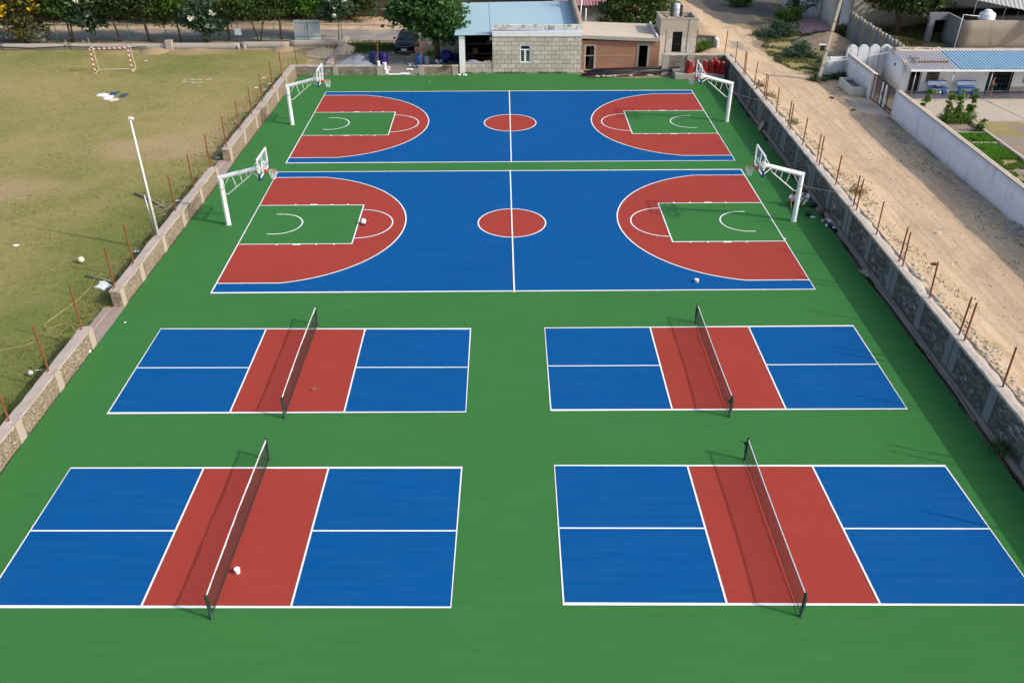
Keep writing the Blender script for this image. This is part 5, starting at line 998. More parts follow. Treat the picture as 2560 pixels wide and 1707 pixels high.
# house
h = thing('village_house', 'long low white house with blue and grey corrugated veranda roof', 'house', (33, 65, ZR)); fy = 64.35; Z0 = ZR+.15; ZE = 3.04
mb = MB(); iwall(mb, 28.35, 44, fy, fy+.2, ZR-.1, 3.12, [(28.85, 29.62, Z0, 2.75), (30.05, 30.9, 1.85, 2.62), (34.55, 36.25, Z0, 2.95), (37.15, 38.2, 1.75, 2.7)]); mb.build('front_wall', M_['white_plaster'], h)
mb = MB(); mb.hexa([(28.15, 64.3, ZR-.1), (28.35, 64.3, ZR-.1), (29.0, 69.2, ZR-.1), (28.8, 69.2, ZR-.1)], [(28.15, 64.3, 3.22), (28.35, 64.3, 3.22), (29.0, 69.2, 3.16), (28.8, 69.2, 3.16)]); mb.build('side_wall', M_['white_plaster'], h, True); mb = MB(); mb.hexa([(28.12, 64.2, 3.215), (28.38, 64.2, 3.215), (29.03, 69.22, 3.155), (28.77, 69.22, 3.155)], [(28.12, 64.2, 3.29), (28.38, 64.2, 3.29), (29.03, 69.22, 3.23), (28.77, 69.22, 3.23)]); mb.build('wall_coping', M_['coping_r'], h)
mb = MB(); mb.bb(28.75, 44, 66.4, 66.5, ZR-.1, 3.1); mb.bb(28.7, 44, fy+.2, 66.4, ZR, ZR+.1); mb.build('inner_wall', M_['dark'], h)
mb = MB(); mb.bb(28.1, 44, 62.7, fy, ZR-.1, Z0); mb.build('veranda_floor', plain('dark_tile', (.14, .13, .15), .35, .25, 3), h); mb = MB(); mb.bb(28.05, 44, 62.58, 62.7, ZR-.1, ZR+.1); mb.build('veranda_step', M_['conc'], h)
def corr(x0, x1, ya, yb, za, zb, pitch, amp, n=None):
    P = []; xs_ = []
    x = x0
    k = int(round((x1-x0)/pitch))
    for i in range(k): 
        b_ = x0+i*(x1-x0)/k; xs_ += [(b_, 0), (b_+pitch*.50, 0), (b_+pitch*.58, amp), (b_+pitch*.92, amp)]
    xs_.append((x1, 0)); P = [[(x, y, za+(zb-za)*(y-ya)/(yb-ya)+d) for y in np.linspace(ya, yb, 6)] for x, d in xs_]
    mb = MB(); mb.grid(P); mb.f = [tuple(reversed(f)) for f in mb.f]; m2 = MB(); m2.grid([[(x, y, z-.02) for x, y, z in r_] for r_ in P]); mb.add(m2.v, m2.f); return mb
corr(28.15, 31.6, 62.95, 66.6, ZE, 3.45, .23, .05).build('roof_sheet', sheetmat('grey_sheet', (.50, .48, .48), (.36, .32, .31)), h)['label'] = 'old grey corrugated roof section'
def striped():
    m = N('blue_ribbed_sheet'); f = m.noise(.6, 5, .6); m.col(m.mix(f, (.29, .45, .58), (.40, .55, .66))).rough(.4); return m.m
corr(31.62, 44, 62.95, 66.6, ZE+.01, 3.46, .25, .085).build('roof_sheet', striped(), h)['label'] = 'blue ribbed roof section'
mb = MB(); mb.bb(28.15, 44, 62.86, 62.95, ZE-.07, ZE+.05); mb.build('eave_gutter', M_['white'], h); mb = MB(); mb.rbox(28.3, 44, 66.62, 67.3, 3.2, 3.55, .4, .03); mb.build('rear_parapet', M_['coping_r'], h, True)
for x, y in ((28.62, 63.05), (31.3, 63.05), (34.05, 63.05), (36.85, 63.05), (39.6, 63.05)): mb = MB(); mb.tube((x, y, Z0), (x, y, ZE-.08), .04); mb.build('veranda_post', M_['galv'], h, True)
for (x0, x1, z0, z1, nm) in ((28.85, 29.62, Z0, 2.75, 'door'), (30.05, 30.9, 1.85, 2.62, 'window'), (34.55, 36.25, Z0, 2.95, 'grille_door'), (37.15, 38.2, 1.75, 2.7, 'window')):
    mb = MB(); mb.bb(x0-.05, x0, fy-.02, fy+.1, z0, z1); mb.bb(x1, x1+.05, fy-.02, fy+.1, z0, z1); mb.bb(x0-.05, x1+.05, fy-.02, fy+.1, z1, z1+.05)
    fr = mb.build(nm, M_['conc'] if nm != 'grille_door' else M_['black'], h); mb = MB()
    if nm == 'window':
        for z in np.arange(z0+.1, z1, .13): mb.bb(x0, x1, fy+.05, fy+.07, z, z+.03)
        for x in np.linspace(x0+.15, x1-.15, 4): mb.bb(x-.01, x+.01, fy+.03, fy+.045, z0, z1)
        mb.build('bars', M_['stick'], fr)
    elif nm == 'grille_door':
        for x in np.linspace(x0+.1, x1-.1, 7): mb.bb(x-.01, x+.01, fy+.05, fy+.07, z0, z1)
        for z in np.arange(z0+.2, z1, .35): mb.bb(x0, x1, fy+.03, fy+.045, z, z+.02)
        mb.build('bars', M_['teal'], fr)
    else: mb.bb(x0+.03, x1-.03, fy+.12, fy+.16, z0, z1-.5); mb.build('door_leaf', M_['dark'], fr)
mb = MB(); mb.hexa([(36.3, fy-.012, ZR+.15), (44, fy-.012, ZR+.15), (44, fy+.0, ZR+.15), (36.3, fy+.0, ZR+.15)], [(36.3, fy-.012, ZR+.5), (44, fy-.012, ZR+.5), (44, fy, ZR+.5), (36.3, fy, ZR+.5)]); mb.build('skirting', M_['conc'], h)
mb = MB(); a = at('E', 785, 630, 3.3); mb.rbox(29.2, 31.3, 64.3, 64.42, 3.22, 3.32, .4, .01); solo('roof_plank', mb, M_['brown'], 'long dark plank lying on the grey corrugated roof section', 'plank')
mb = MB(); rd = random.Random(8)
for i in range(7): x, y = 28.6+rd.random()*1.0, 64.2+rd.random()*1.4; mb.box((x, y, 3.26+.04*i), (rd.uniform(.2, .6), rd.uniform(.1, .3), .05), rd.uniform(0, 3))
solo('scrap_boards', mb, M_['stick'], 'loose scrap boards piled at the corner of the grey roof', 'boards')
mb = MB()
for i in range(14): mb.ball((28.5+i*.24, 66.95+.1*math.sin(i), 3.6), (.16, .13, .08), 8, 5, .5, i)
solo('rubble_row', mb, M_['coping_r'], 'row of pale rubble along the back edge of the grey roof', 'rubble', smooth=True)
mb = MB(); mb.ball((28.38, 66.3, 2.6), (.05, .10, .12), 10, 6); solo('wall_lamp', mb, M_['black'], 'small black lamp on the white side wall of the house', 'lamp')
def bench(label, x, y, rz=0):
    t = thing('bench', label, 'bench', (x, y, Z0), rz, 'blue benches on the veranda'); B = M_['bluepaint']; W = plain('bench_white', (.62, .66, .80), .5, .05)
    mb = MB(); mb.box((0, .0, .44), (1.30, .42, .05)); mb.build('seat', B, t, False, .01, local=True); mb = MB(); mb.box((0, .24, .70), (1.28, .04, .26), 0, R(-10)); mb.build('backrest', W, t, False, .005, local=True)
    mb = MB(); mb.box((0, .265, .865), (1.32, .05, .06)); mb.box((0, .22, .545), (1.3, .03, .05)); mb.build('back_rail', B, t, local=True)
    for s in (-1, 1):
        mb = MB(); mb.box((s*.5, -.12, .21), (.08, .06, .42)); mb.box((s*.5, .14, .21), (.08, .06, .42)); mb.box((s*.5, .0, .06), (.12, .5, .06)); mb.build('leg', B, t, local=True)
    return t
bench('blue and white bench by the window with clothes lying on it', 30.72, 63.75); bench('empty blue and white bench right of the middle veranda post', 32.85, 63.72)
scrap((30.75, 63.7, Z0+.47), (.55, .3), M_['jeans'], 'dark folded clothes lying on the left blue bench', 'clothing', seed=201, h=.12, name='folded_clothes'); scrap((30.72, 63.66, Z0+.58), (.28, .2), M_['whitecloth'], 'pale cloth lying on top of the dark clothes on the bench', 'clothing', seed=202, h=.04, name='cloth')
for i, (x, mt) in enumerate(((30.45, 'cream_p'), (30.7, 'stick'), (30.98, 'whitecloth'))): bag(['cream bundle under the left blue bench', 'brown bundle under the left blue bench', 'white bundle under the right end of the left bench'][i], (x, 63.75, Z0), (.24, .22, .22), M_[mt], 31+i, False, 'bundle', 'cloth_bundle')
bag('pale blue sack hanging off the right end of the left bench', (31.45, 63.6, Z0), (.22, .2, .38), plain('pale_blue_cloth', (.3, .42, .5)), 41, False, 'sack', 'sack')
scrap((31.65, 62.95, Z0), (.16, .14), M_['pinkcloth'], 'small pink bottle on the veranda beside the middle post', 'bottle', seed=203, h=.25, name='pink_bottle'); mb = MB(); mb.rbox(35.0, 35.75, 62.85, 63.15, Z0, Z0+.02, .2, .005); solo('door_mat', mb, M_['greencloth'], 'green mat at the edge of the veranda', 'mat')
for i, (u, v) in enumerate([(770, 450), (830, 455), (838, 540), (1635, 482), (1672, 486)]): c = at('e', u, v, ZR); mb = MB(); mb.ball((c.x, c.y, ZR+.07), (.14, .06, .05), 8, 5); solo('shoe', mb, M_['black'], 'dark shoe left on the concrete yard before the veranda', 'shoe', 'shoes on the concrete yard', True)
STD = dict(pel=(0, 0, .86), chest=(0, -.01, 1.22), neck=(0, -.02, 1.38), head=(0, -.06, 1.52), shL=(.17, -.01, 1.31), elL=(.20, -.05, 1.06), wrL=(.12, -.24, .98), shR=(-.17, -.01, 1.31), elR=(-.23, -.02, 1.05), wrR=(-.16, -.20, .92),
           hipL=(.09, 0, .84), knL=(.10, -.03, .46), anL=(.11, .02, .07), toeL=(.12, -.13, .03), hipR=(-.09, 0, .84), knR=(-.12, -.10, .47), anR=(-.13, .0, .07), toeR=(-.14, -.16, .03))
person('shirtless boy in green shorts standing on the veranda at the dark grille door', (34.42, 63.35, Z0), R(60), STD, M_['skin'], None, M_['greencloth'], look=(0, -.9, -.4)).scale = (.86, .86, .86)
# concrete yard, beds, kerb
yd = at('E', 1370, 1200, ZR); mb = MB(); mb.prism([(26.2, 62.55), (26.2, 58.9), (28.4, 58.2), (30.65, 57.75), (44, 57.3), (44, 62.55)], ZR-.1, ZR+.10); o = solo('concrete_yard', mb, plain('yard_screed', (.47, .40, .32), .9, .12, 1.2), 'yard', 'yard'); del o['label']; del o['category']; tag(o, kind='structure')
for (y0, y1) in ((50.0, 57.4),): mb = MB(); mb.rbox(30.45, 30.60, 49.5, 57.5, ZR-.1, ZR+.22, .4, .015); solo('bed_kerb', mb, M_['coping_r'], 'narrow pale kerb bounding the vegetable beds behind the compound wall', 'kerb')
mb = MB(); mb.rbox(26.2, 30.4, 55.25, 55.35, ZR-.1, ZR+.13, .4, .01); mb.rbox(26.2, 30.4, 53.3, 53.4, ZR-.1, ZR+.13, .4, .01); solo('bed_edging', mb, M_['coping_r'], 'low ridges dividing the green vegetable beds', 'edging')
# open concrete shed with tank behind the house
s = thing('concrete_shed', 'weathered concrete shed with open bay and beam behind the house', 'building', (40, 78, ZR)); sy = 76.8
x0 = atY('b', 1215, 375, sy).x; zt = atY('b', 1215, 375, sy).z
mb = MB(); mb.rbox(x0, 52, sy, sy+.25, ZR-.1, zt, 1.0, .02, .9); mb.build('front_wall', M_['oldconc'], s, True); mb = MB(); mb.rbox(x0-.02, x0+.2, sy+.26, 80.2, ZR-.1, zt, 1.0, .02, .9); mb.build('side_wall', M_['darkconc'], s, True)
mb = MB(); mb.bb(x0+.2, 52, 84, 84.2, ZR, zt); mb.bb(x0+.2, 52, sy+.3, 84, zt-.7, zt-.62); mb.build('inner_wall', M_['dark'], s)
mb = MB(); mb.rbox(36.3, 36.75, 79.7, 80.1, ZR-.1, zt-.2, .5, .015); mb.build('column', M_['darkconc'], s); mb = MB(); mb.rbox(36.2, x0, 79.75, 80.05, zt-.55, zt+.03, .6, .015); mb.build('beam', M_['darkconc'], s)
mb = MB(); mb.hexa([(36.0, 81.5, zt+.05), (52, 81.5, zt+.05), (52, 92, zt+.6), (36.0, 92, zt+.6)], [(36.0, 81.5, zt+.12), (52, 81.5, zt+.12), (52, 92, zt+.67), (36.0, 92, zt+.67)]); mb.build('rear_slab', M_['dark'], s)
p = atY('b', 1600, 372, sy+1.0); t = thing('water_tank', 'round white plastic water tank on top of the concrete shed wall', 'tank', (p.x, sy+1.0, zt-.4)); mb = MB(); mb.lathe((0, 0, 0), [(.62, 0), (.66, .05), (.66, .35), (.68, .38), (.66, .41), (.66, .72), (.6, .84), (.34, .96), (.32, 1.04), (.18, 1.06)], 28); mb.build('tank_body', M_['tankwhite'], t, True, local=True); mb = MB(); mb.lathe((0, 0, 1.03), [(.24, 0), (.25, .03), (.22, .07)], 18); mb.build('lid', M_['white'], t, local=True)
mb = MB(); a = atY('b', 1055, 900, sy-.2); b = atY('b', 1215, 268, sy-.2); c_ = atY('b', 1500, 300, sy+.5); mb.path([(a.x-.1, sy-.1, a.z-.3), (b.x, sy-.1, b.z), (c_.x, sy+.6, c_.z)], .035, 8); solo('tank_pipe', mb, M_['tankwhite'], 'thin pale pipe climbing the shed corner to the water tank', 'pipe', smooth=True)
r = thing('tin_canopy', 'sloping pale corrugated canopy on thin posts behind the water tank', 'canopy', (43, 79, ZR)); a = atY('b', 1390, 0, 79.5); b = atY('b', 2281, 185, 77.0); c_ = atY('b', 2281, 60, 80.5)
P = []; n = 40; A0 = Vector((a.x, 79.5, a.z)); B0 = Vector((b.x, 77.0, b.z)); dirv = (B0-A0); ext = B0+dirv*.8
for i in range(n+1):
    p = A0.lerp(ext, i/n); P.append([p+Vector((0, 0, .05*(i % 2))), p+Vector((1.0, 3.0, .5+.05*(i % 2)))])
mb = MB(); mb.grid(P); m2 = MB(); m2.grid([[q-Vector((0, 0, .02)) for q in r_] for r_ in P]); mb.add(m2.v, [tuple(reversed(f)) for f in m2.f]); mb.build('corrugated_sheet', sheetmat('pale_tin', (.50, .49, .46), (.38, .34, .30)), r)
for u, v0, v1 in ((1440, 20, 360), (1960, 150, 370), (2190, 200, 370)):
    q = atY('b', u, v0, 79.0 if u < 1500 else 77.8); q2 = atY('b', u-80, v1, q.y); mb = MB(); mb.path([(q.x, q.y, q.z), (q2.x, q2.y, q2.z-.6)], .035, 6); mb.build('post', M_['stick'], r, True)
# buildings and slabs further back on the right
bA = at('a', 760, 270, ZR); bB = at('a', 1060, 490, ZR)
t = thing('weathered_building', 'pale weathered corner building with a bulging plaster wall at the top right', 'building', (30, 88, ZR))
mb = MB(); mb.rbox(27.9, 30.6, 89.6, 96, ZR-.2, 7, .9, .05, .7); mb.build('wall', M_['white_old'], t, True); mb = MB(); mb.rbox(29.9, 30.2, 85.8, 89.6, ZR-.2, 5.4, .8, .02, .7); mb.build('wall_stub', M_['cream'], t, True)
mb = MB(); mb.rbox(30.1, 31.0, 84.0, 84.4, ZR-.2, 5.4, .8, .02, .7); mb.build('pillar', M_['white_old'], t, True); mb = MB(); mb.rbox(31.0, 46, 86.8, 87.1, ZR-.2, 4.4, 1.0, .02, .7); mb.build('rear_wall', M_['cream'], t, True)
mb = MB(); mb.bb(31.0, 46, 86.4, 92, 4.5, 4.62); mb.build('roof_slab', M_['darkconc'], t)
PK = plain('pink_slab', (.36, .22, .21), .9, .15, 1.5)
P = [at('a', u, v, ZR+.04) for u, v in [(480, 390), (560, 310), (760, 275), (1030, 290), (1060, 470), (820, 490), (640, 515), (560, 440)]]; mb = MB(); mb.prism([(p.x, p.y) for p in P][::-1], ZR-.1, ZR+.10); o = solo('paved_slab', mb, PK, 'x', 'x'); del o['label']; del o['category']; tag(o, kind='structure')
c = at('a', 1060, 740, ZR); heap('grassy brown earth mound behind the electric pole', (c.x, c.y+1.0, ZR), 3.2, 3.0, 1.25, M_['ground'], 11, 'earth_mound')
c = at('a', 780, 830, ZR); heap('lower weedy earth mound left of the electric pole', (c.x, c.y+.8, ZR), 2.0, 2.0, .5, EARTH, 12, 'earth_mound')
# red roofed building beyond the brick rooms
t = thing('red_building', 'red brick building with a pinkish lean to roof behind the flat roofed rooms', 'building', (8, 92, 0)); mb = MB(); mb.rbox(3.5, 12.5, 92, 98, -.1, 5.5, 1.2, .02); mb.build('wall', M_['redwall'], t)
mb = corr(4.0, 11.0, 89.6, 91.9, 2.2, 3.0, .3, .05); mb.build('lean_to_roof', plain('pink_sheet', (.42, .20, .24), .6, .15), t); mb = MB(); mb.bb(4.1, 10.9, 90.2, 90.35, -.1, 2.2); mb.build('lower_wall', M_['darkconc'], t)
for x in (6.4, 6.9): mb = MB(); mb.bb(x, x+.12, 91.9, 91.98, 3.0, 5.4); mb.build('pillar', plain('maroon', (.2, .02, .03), .7), t)
# clutter in the gutter along the retaining wall, stones on the verge
for i, (y0, y1, x0_, x1_, r_) in enumerate([(38.8, 31.0, 17.05, 17.08, .03), (36.5, 30.2, 17.02, 17.12, .025), (30.5, 26.0, 17.06, 17.02, .03), (42.2, 38.2, 17.02, 17.12, .025), (56.5, 50.5, 16.95, 17.02, .03)]):
    mb = MB(); mb.path([(x0_, y0, .06), ((x0_+x1_)/2+.05, (y0+y1)/2, .09), (x1_, y1, .05)], r_, 6); solo('long_pole', mb, M_['stick'], ['long bare pole in the gutter below the high wall, middle stretch', 'thinner bare pole lying beside the long one in the gutter', 'bare pole in the gutter below the high wall, nearest of all', 'short bare pole in the gutter near the white rags', 'bare pole in the gutter below the far right hoop'][i], 'pole', smooth=True)
for i, (u, v, s_, k) in enumerate([(1300, 1270, .25, 'conc'), (1345, 1300, .35, 'whitecloth'), (1390, 1380, .35, 'navy'), (1410, 1400, .16, 'white'), (1300, 1365, .14, 'white'), (1245, 1295, .13, 'whitecloth'), (1440, 1440, .3, 'black')]):
    c = at('K', u, v); scrap((min(c.x, 17.2), c.y, -.02), (s_*.7, s_), M_[k], ['grey rag in the gutter nearest the boulder', 'long white rag in the gutter below the high wall', 'dark blue rag in the gutter below the high wall', 'tiny white cup on the dark rags in the gutter', 'tiny white cup at the green edge beside the rags', 'small pale scrap at the green edge near the boulder', 'black rag at the near end of the gutter rubbish'][i], 'litter', seed=220+i, h=.16, name='rag')
for i, (u, v) in enumerate([(1280, 1040), (1370, 1090)]): c = at('f', u, v); scrap((min(17.15, c.x), c.y, .02), (.35, .3), M_['conc'], ['grey cement lump in the gutter before the near court', 'smaller grey cement lump beside the first in the gutter'][i], 'lump', seed=240+i, h=.18, name='cement_lump')
a = Vector((17.3, 59.6, 0)); mb = MB(); mb.box((17.12, 59.2, .28), (.06, .5, .6), 0, 0, R(18)); solo('old_board', mb, M_['conc'], 'grey board leaning in the gutter by the far right hoop', 'board')
mb = MB(); mb.path([(17.1, 63.2, .1), (17.75, 63.6, 2.2)], .05, 6); solo('leaning_pole', mb, M_['brown'], 'dark wooden pole leaning on the high wall beside the red barriers', 'pole')
def stonesf(name, label, pts, smin, smax, mt, seed, kind='stuff'):
    rd = random.Random(seed); mb = MB()
    for x, y in pts:
        s_ = rd.uniform(smin, smax); mb.ball((x, y, gz(x, y)+s_*.25), (s_, s_*rd.uniform(.6, 1), s_*.5), 6, 4, .6, rd.random()*50)
    o = solo(name, mb, mt, label, 'stones', kind=kind); return o
rd = random.Random(5)
stonesf('gravel', 'scattered small stones on the sandy lane', [(rd.uniform(18.3, 25.3), rd.uniform(22, 82)) for _ in range(1100)], .02, .06, plain('lane_stone', (.50, .41, .31), .9, .3), 1)
stonesf('gravel', 'loose stones along the foot of the lilac compound wall', [(25.5-abs(rd.gauss(0, .8)), rd.uniform(24, 58)) for _ in range(600)], .03, .12, plain('verge_stone', (.46, .40, .33), .9, .3), 2)
stonesf('gravel', 'stones and rubbish in the gutter below the high wall', [(rd.uniform(16.95, 17.35), rd.uniform(16, 71)) for _ in range(700)], .02, .07, plain('gutter_stone', (.20, .18, .16), .9, .5), 3)
stonesf('gravel', 'stones heaped against the outside of the high wall', [(18.15+abs(rd.gauss(0, .25)), rd.uniform(20, 30)) for _ in range(130)]+[(18.1+abs(rd.gauss(0, .3)), rd.uniform(30, 66)) for _ in range(260)], .035, .12, plain('pile_stone', (.50, .44, .34), .9, .25), 4)
for i, (u, v, s_) in enumerate([(1870, 1050, .28), (1960, 1130, .5), (2070, 1230, .35), (1700, 1280, .25)]):
    k = 320/2091; c = U(2240+u*k, 400+v*k, ZR); mb = MB(); mb.ball((c.x, c.y, ZR+s_*.2), (s_, s_*.6, s_*.38), 9, 6, .7, i+20); solo('rock', mb, M_['conc'], ['flat rock at the foot of the lilac wall, farthest of the near group', 'largest flat rock at the foot of the lilac wall', 'rock at the foot of the lilac wall at the right edge', 'flat pale rock lying out in the shade of the lilac wall'][i], 'rock')
k = 320/2091; c = U(2240+690*k, 400+1170*k, ZR+.2); mb = MB(); mb.ball((c.x, c.y, gz(c.x, c.y)+.05), (.14, .10, .06), 8, 5, .4, 3); solo('rock', mb, M_['cream_p'], 'small whitish stone lying alone on the sandy lane', 'rock')
for i, (zn, u, v) in enumerate([('a', 1080, 1470), ('G', 1405, 985), ('E', 5, 960), ('E', 210, 1080)]): c = at(zn, u, v, ZR+.05); mb = MB(); mb.ball((c.x, c.y, gz(c.x, c.y)+.04), (.16, .10, .07), 8, 5, .6, i+60); solo('dung', mb, plain(f'dung', (.06, .045, .035), .95), ['dark clod on the lane before the electric pole', 'dark clod on the near part of the sandy lane', 'dark clod at the edge of the lane below the trough', 'flat dark clod on the gate ramp'][i], 'clod')
# ------------------------------------------------------------------ trees and plants
def leafmesh(name, blobs, n, s, mt, parent, seed, clump=.35, droop=.25, shell=.45, asp=.5, up=.0):
    r = np.random.default_rng(seed); vols = np.array([b[3]*b[4]*b[5] for b in blobs])**.7; vols = vols/vols.sum()
    C = []; k = max(10, int(n/28))
    which = r.choice(len(blobs), k, p=vols); B = np.array(blobs, float)[which]
    d = r.normal(size=(k, 3)); d /= np.linalg.norm(d, axis=1)[:, None]; rad = shell+(1-shell)*r.random(k)**.6; rad *= 1+.16*r.normal(size=k)
    cc = B[:, :3]+d*rad[:, None]*B[:, 3:6]
    idx = r.integers(0, k, n); cs = clump*(.6+.8*r.random(k))
    p = cc[idx]+r.normal(size=(n, 3))*cs[idx][:, None]*np.array([1, 1, .6]); p[:, 2] -= droop*np.abs(r.normal(size=n))*cs[idx]
    p[:, 2] = np.maximum(p[:, 2], .05)
    nrm = r.normal(size=(n, 3))+np.array([0, 0, .9+up]); nrm /= np.linalg.norm(nrm, axis=1)[:, None]
    t = r.normal(size=(n, 3)); t -= nrm*(t*nrm).sum(1)[:, None]; t /= np.linalg.norm(t, axis=1)[:, None]; b = np.cross(nrm, t)
    sz = (s*(.6+.8*r.random(n)))[:, None]; t = t*sz; b = b*sz*asp
    V = np.stack([p-t, p-b+nrm*sz*.12, p+t*1.0, p+b+nrm*sz*.12], 1).reshape(-1, 3)
    me = bpy.data.meshes.new(name); me.vertices.add(n*4); me.vertices.foreach_set('co', V.ravel()); me.loops.add(n*4); me.loops.foreach_set('vertex_index', np.arange(n*4)); me.polygons.add(n)
    me.polygons.foreach_set('loop_start', np.arange(n)*4); me.polygons.foreach_set('loop_total', np.full(n, 4)); me.materials.append(mt); me.update(calc_edges=True)
    o = bpy.data.objects.new(name, me); o.parent = parent; COL.objects.link(o); return o
def tree(name, label, base, blobs, n, s, leaf, trunk=((0, 0),), tr=.16, seed=1, flowers=None, group=None, fn=160, clump=.35, shell=.45, cat='tree', asp=.5, droop=.25, fs=.13):
    t = thing(name, label, cat, base, 0, group); rd = random.Random(seed); top = max(b[2] for b in blobs)
    mb = MB()
    for dx, dy in trunk:
        h = top*.75; mid = Vector((dx*.5+rd.uniform(-.1, .1), dy*.5, h*.45)); tip = Vector((dx, dy, h)); mb.path([(dx*.1, dy*.1, -.1), mid, tip], [tr, tr*.75, tr*.35], 7)
        for b in blobs:
            if rd.random() < .8: mb.path([mid.lerp(tip, rd.random()*.6), Vector(b[:3])*.55+tip*.45, Vector(b[:3])+Vector((0, 0, b[5]*.3))], [tr*.4, tr*.25, tr*.08], 5)
    mb.build('trunk', M_['bark'], t, True, local=True)
    leafmesh('crown', blobs, n, s, L_[leaf], t, seed, clump, droop, shell, asp)
    if flowers: leafmesh('blossom', [(b[0]+.1, b[1]-.35, b[2]+b[5]*.2, b[3]*1.1, b[4]*1.12, b[5]*1.08) for b in blobs], fn, fs, M_[flowers], t, seed+99, (.22 if flowers == 'yellow' else .08), .1, .9, .8)
    return t
def gb(zn, u, v, z=0): return at(zn, u, v, z)
def B1(x, z, r, rz=None, y=0, ry=None): return (x, y, z, r, ry or r*.9, rz or r*.8)
p = gb('A', 300, 400); tree('flowering_tree', 'large tree with bright yellow blossom at the upper left corner', (p.x-.8, 84.2, 0), [B1(-1.2, 2.9, 2.6, 2.4), B1(.9, 2.1, 1.9, 1.9), B1(.2, 4.6, 2.4), B1(-3.4, 3.6, 2.4), B1(1.6, 3.9, 1.4)], 9000, .14, 'olive', seed=1, flowers='yellow', fn=1500, fs=.15)
p = gb('A', 655, 395); tree('broadleaf_tree', 'round leafy green tree with a forked trunk right of the yellow blossom', (p.x, p.y+.3, 0), [B1(0, 3.9, 2.0, 1.5), B1(-1.0, 3.6, 1.1), B1(1.1, 4.2, 1.4), B1(0, 5.2, 1.8)], 7500, .15, 'mid', ((-.4, 0), (.5, .1)), .09, 2)
p = gb('A', 885, 385); tree('frangipani_tree', 'low dark frangipani with a few white flowers left of the football goal', (p.x-.1, p.y, 0), [B1(-.7, 2.5, 1.2, .8), B1(.4, 1.9, .8, .6), B1(-.3, 3.3, 1.1)], 3600, .20, 'blue', ((-.3, 0), (.3, 0)), .07, 3, 'petal', fn=60, fs=.2)
p = gb('A', 1115, 385); tree('broadleaf_tree', 'dark leaning tree with a slim trunk behind the goal', (p.x, p.y, 0), [B1(-.6, 3.5, 1.4, 1.0), B1(.2, 4.4, 1.7), B1(-1.3, 3.8, 1.2)], 6500, .14, 'dark', ((-.5, 0),), .10, 4)
p = gb('A', 1378, 385); tree('broadleaf_tree', 'wide dark olive tree with a curved trunk right of the goal', (p.x, p.y, 0), [B1(-.3, 3.8, 2.0, 1.3), B1(1.5, 2.4, .6, .8), B1(-1.6, 3.3, 1.1), B1(.6, 4.6, 2.0)], 8500, .13, 'dark', ((-.35, 0),), .15, 5)
p = gb('A', 1668, 388); tree('broadleaf_tree', 'yellowish green young tree between the dark tree and the white flowers', (p.x, p.y, 0), [B1(-.4, 3.2, 1.0, .8), B1(.3, 4.0, 1.4), B1(-.2, 4.8, 1.6)], 5500, .13, 'light', ((-.4, 0), (-.2, .1)), .07, 6)
p = gb('A', 1880, 390); tree('frangipani_tree', 'rounded frangipani with clusters of white flowers beside the sign board', (p.x+.2, p.y-.1, 0), [B1(-.4, 2.4, 1.35, 1.0), B1(.9, 1.7, .95, .65), B1(-.2, 3.3, 1.1, .8)], 4600, .20, 'blue', ((-.3, 0), (.2, 0)), .08, 7, 'petal', fn=200, fs=.19)
p = gb('B', 262, 385); t8 = tree('weeping_tree', 'pale weeping tree with hanging twigs behind the sign board', (p.x, p.y+.4, 0), [B1(0, 3.7, 1.1, 1.3), B1(.3, 4.8, 1.4)], 2600, .14, 'olive', ((0, 0), (.3, 0)), .07, 8, asp=.18, droop=1.2)
p = gb('B', 545, 385); tree('layered_tree', 'tree with flat layered branches and a V shaped trunk', (p.x, p.y+.2, 0), [(-1.2, 0, 2.9, 1.7, 1.6, .3), (.8, 0, 3.1, 2.0, 1.6, .35), (-.4, 0, 3.8, 2.2, 1.8, .4), (.9, 0, 4.6, 2.0, 1.8, .4), (1.7, -.2, 2.7, 1.1, 1.2, .25)], 7500, .12, 'neem', ((-.9, 0), (.9, 0)), .08, 9, clump=.28)
p = gb('B', 745, 372); tree('broadleaf_tree', 'straight trunked dark tree just left of the whitish board', (p.x, p.y+.3, 0), [B1(.2, 3.9, 1.6, 1.1), B1(.1, 4.8, 1.8)], 5500, .13, 'neem', ((0, 0),), .11, 10)
p = gb('B', 1000, 372); tree('broadleaf_tree', 'bright lime green tree rising over the whitish board', (p.x+.2, p.y+1.0, 0), [B1(0, 3.3, 1.3, 1.0), B1(-.9, 3.9, 1.4), B1(.8, 3.9, 1.3), B1(0, 5.0, 1.8)], 7500, .12, 'lime', ((0, 0),), .12, 11)
p = gb('B', 1272, 376); tree('frangipani_tree', 'small slender frangipani with white flowers standing alone by the fence end', (p.x, p.y, 0), [B1(-.5, 2.6, .75, .55), B1(.5, 3.0, .8, .6), B1(.1, 3.6, .8)], 2000, .17, 'blue', ((.25, 0),), .05, 12, 'petal', fn=110, fs=.16)
p = gb('d', 1640, 880); tree('large_tree', 'big broad leaved tree shading the black car beside the blue roof', (p.x-.1, p.y+1.6, 0), [(-.9, 0, 4.8, 2.6, 2.4, 2.3), (-2.5, .2, 4.3, 1.5, 1.6, 1.2), (.9, -.4, 3.9, 1.4, 1.5, 1.4), (.3, -.8, 2.9, 1.3, 1.2, .8), (1.3, -.6, 2.6, .8, .9, .7), (-.9, -.5, 3.1, 1.1, 1.1, .6), (-.7, 0, 6.4, 2.2, 2.2, 1.6)], 11000, .22, 'big', ((.1, 0), (-.5, .2)), .22, 13, clump=.42)
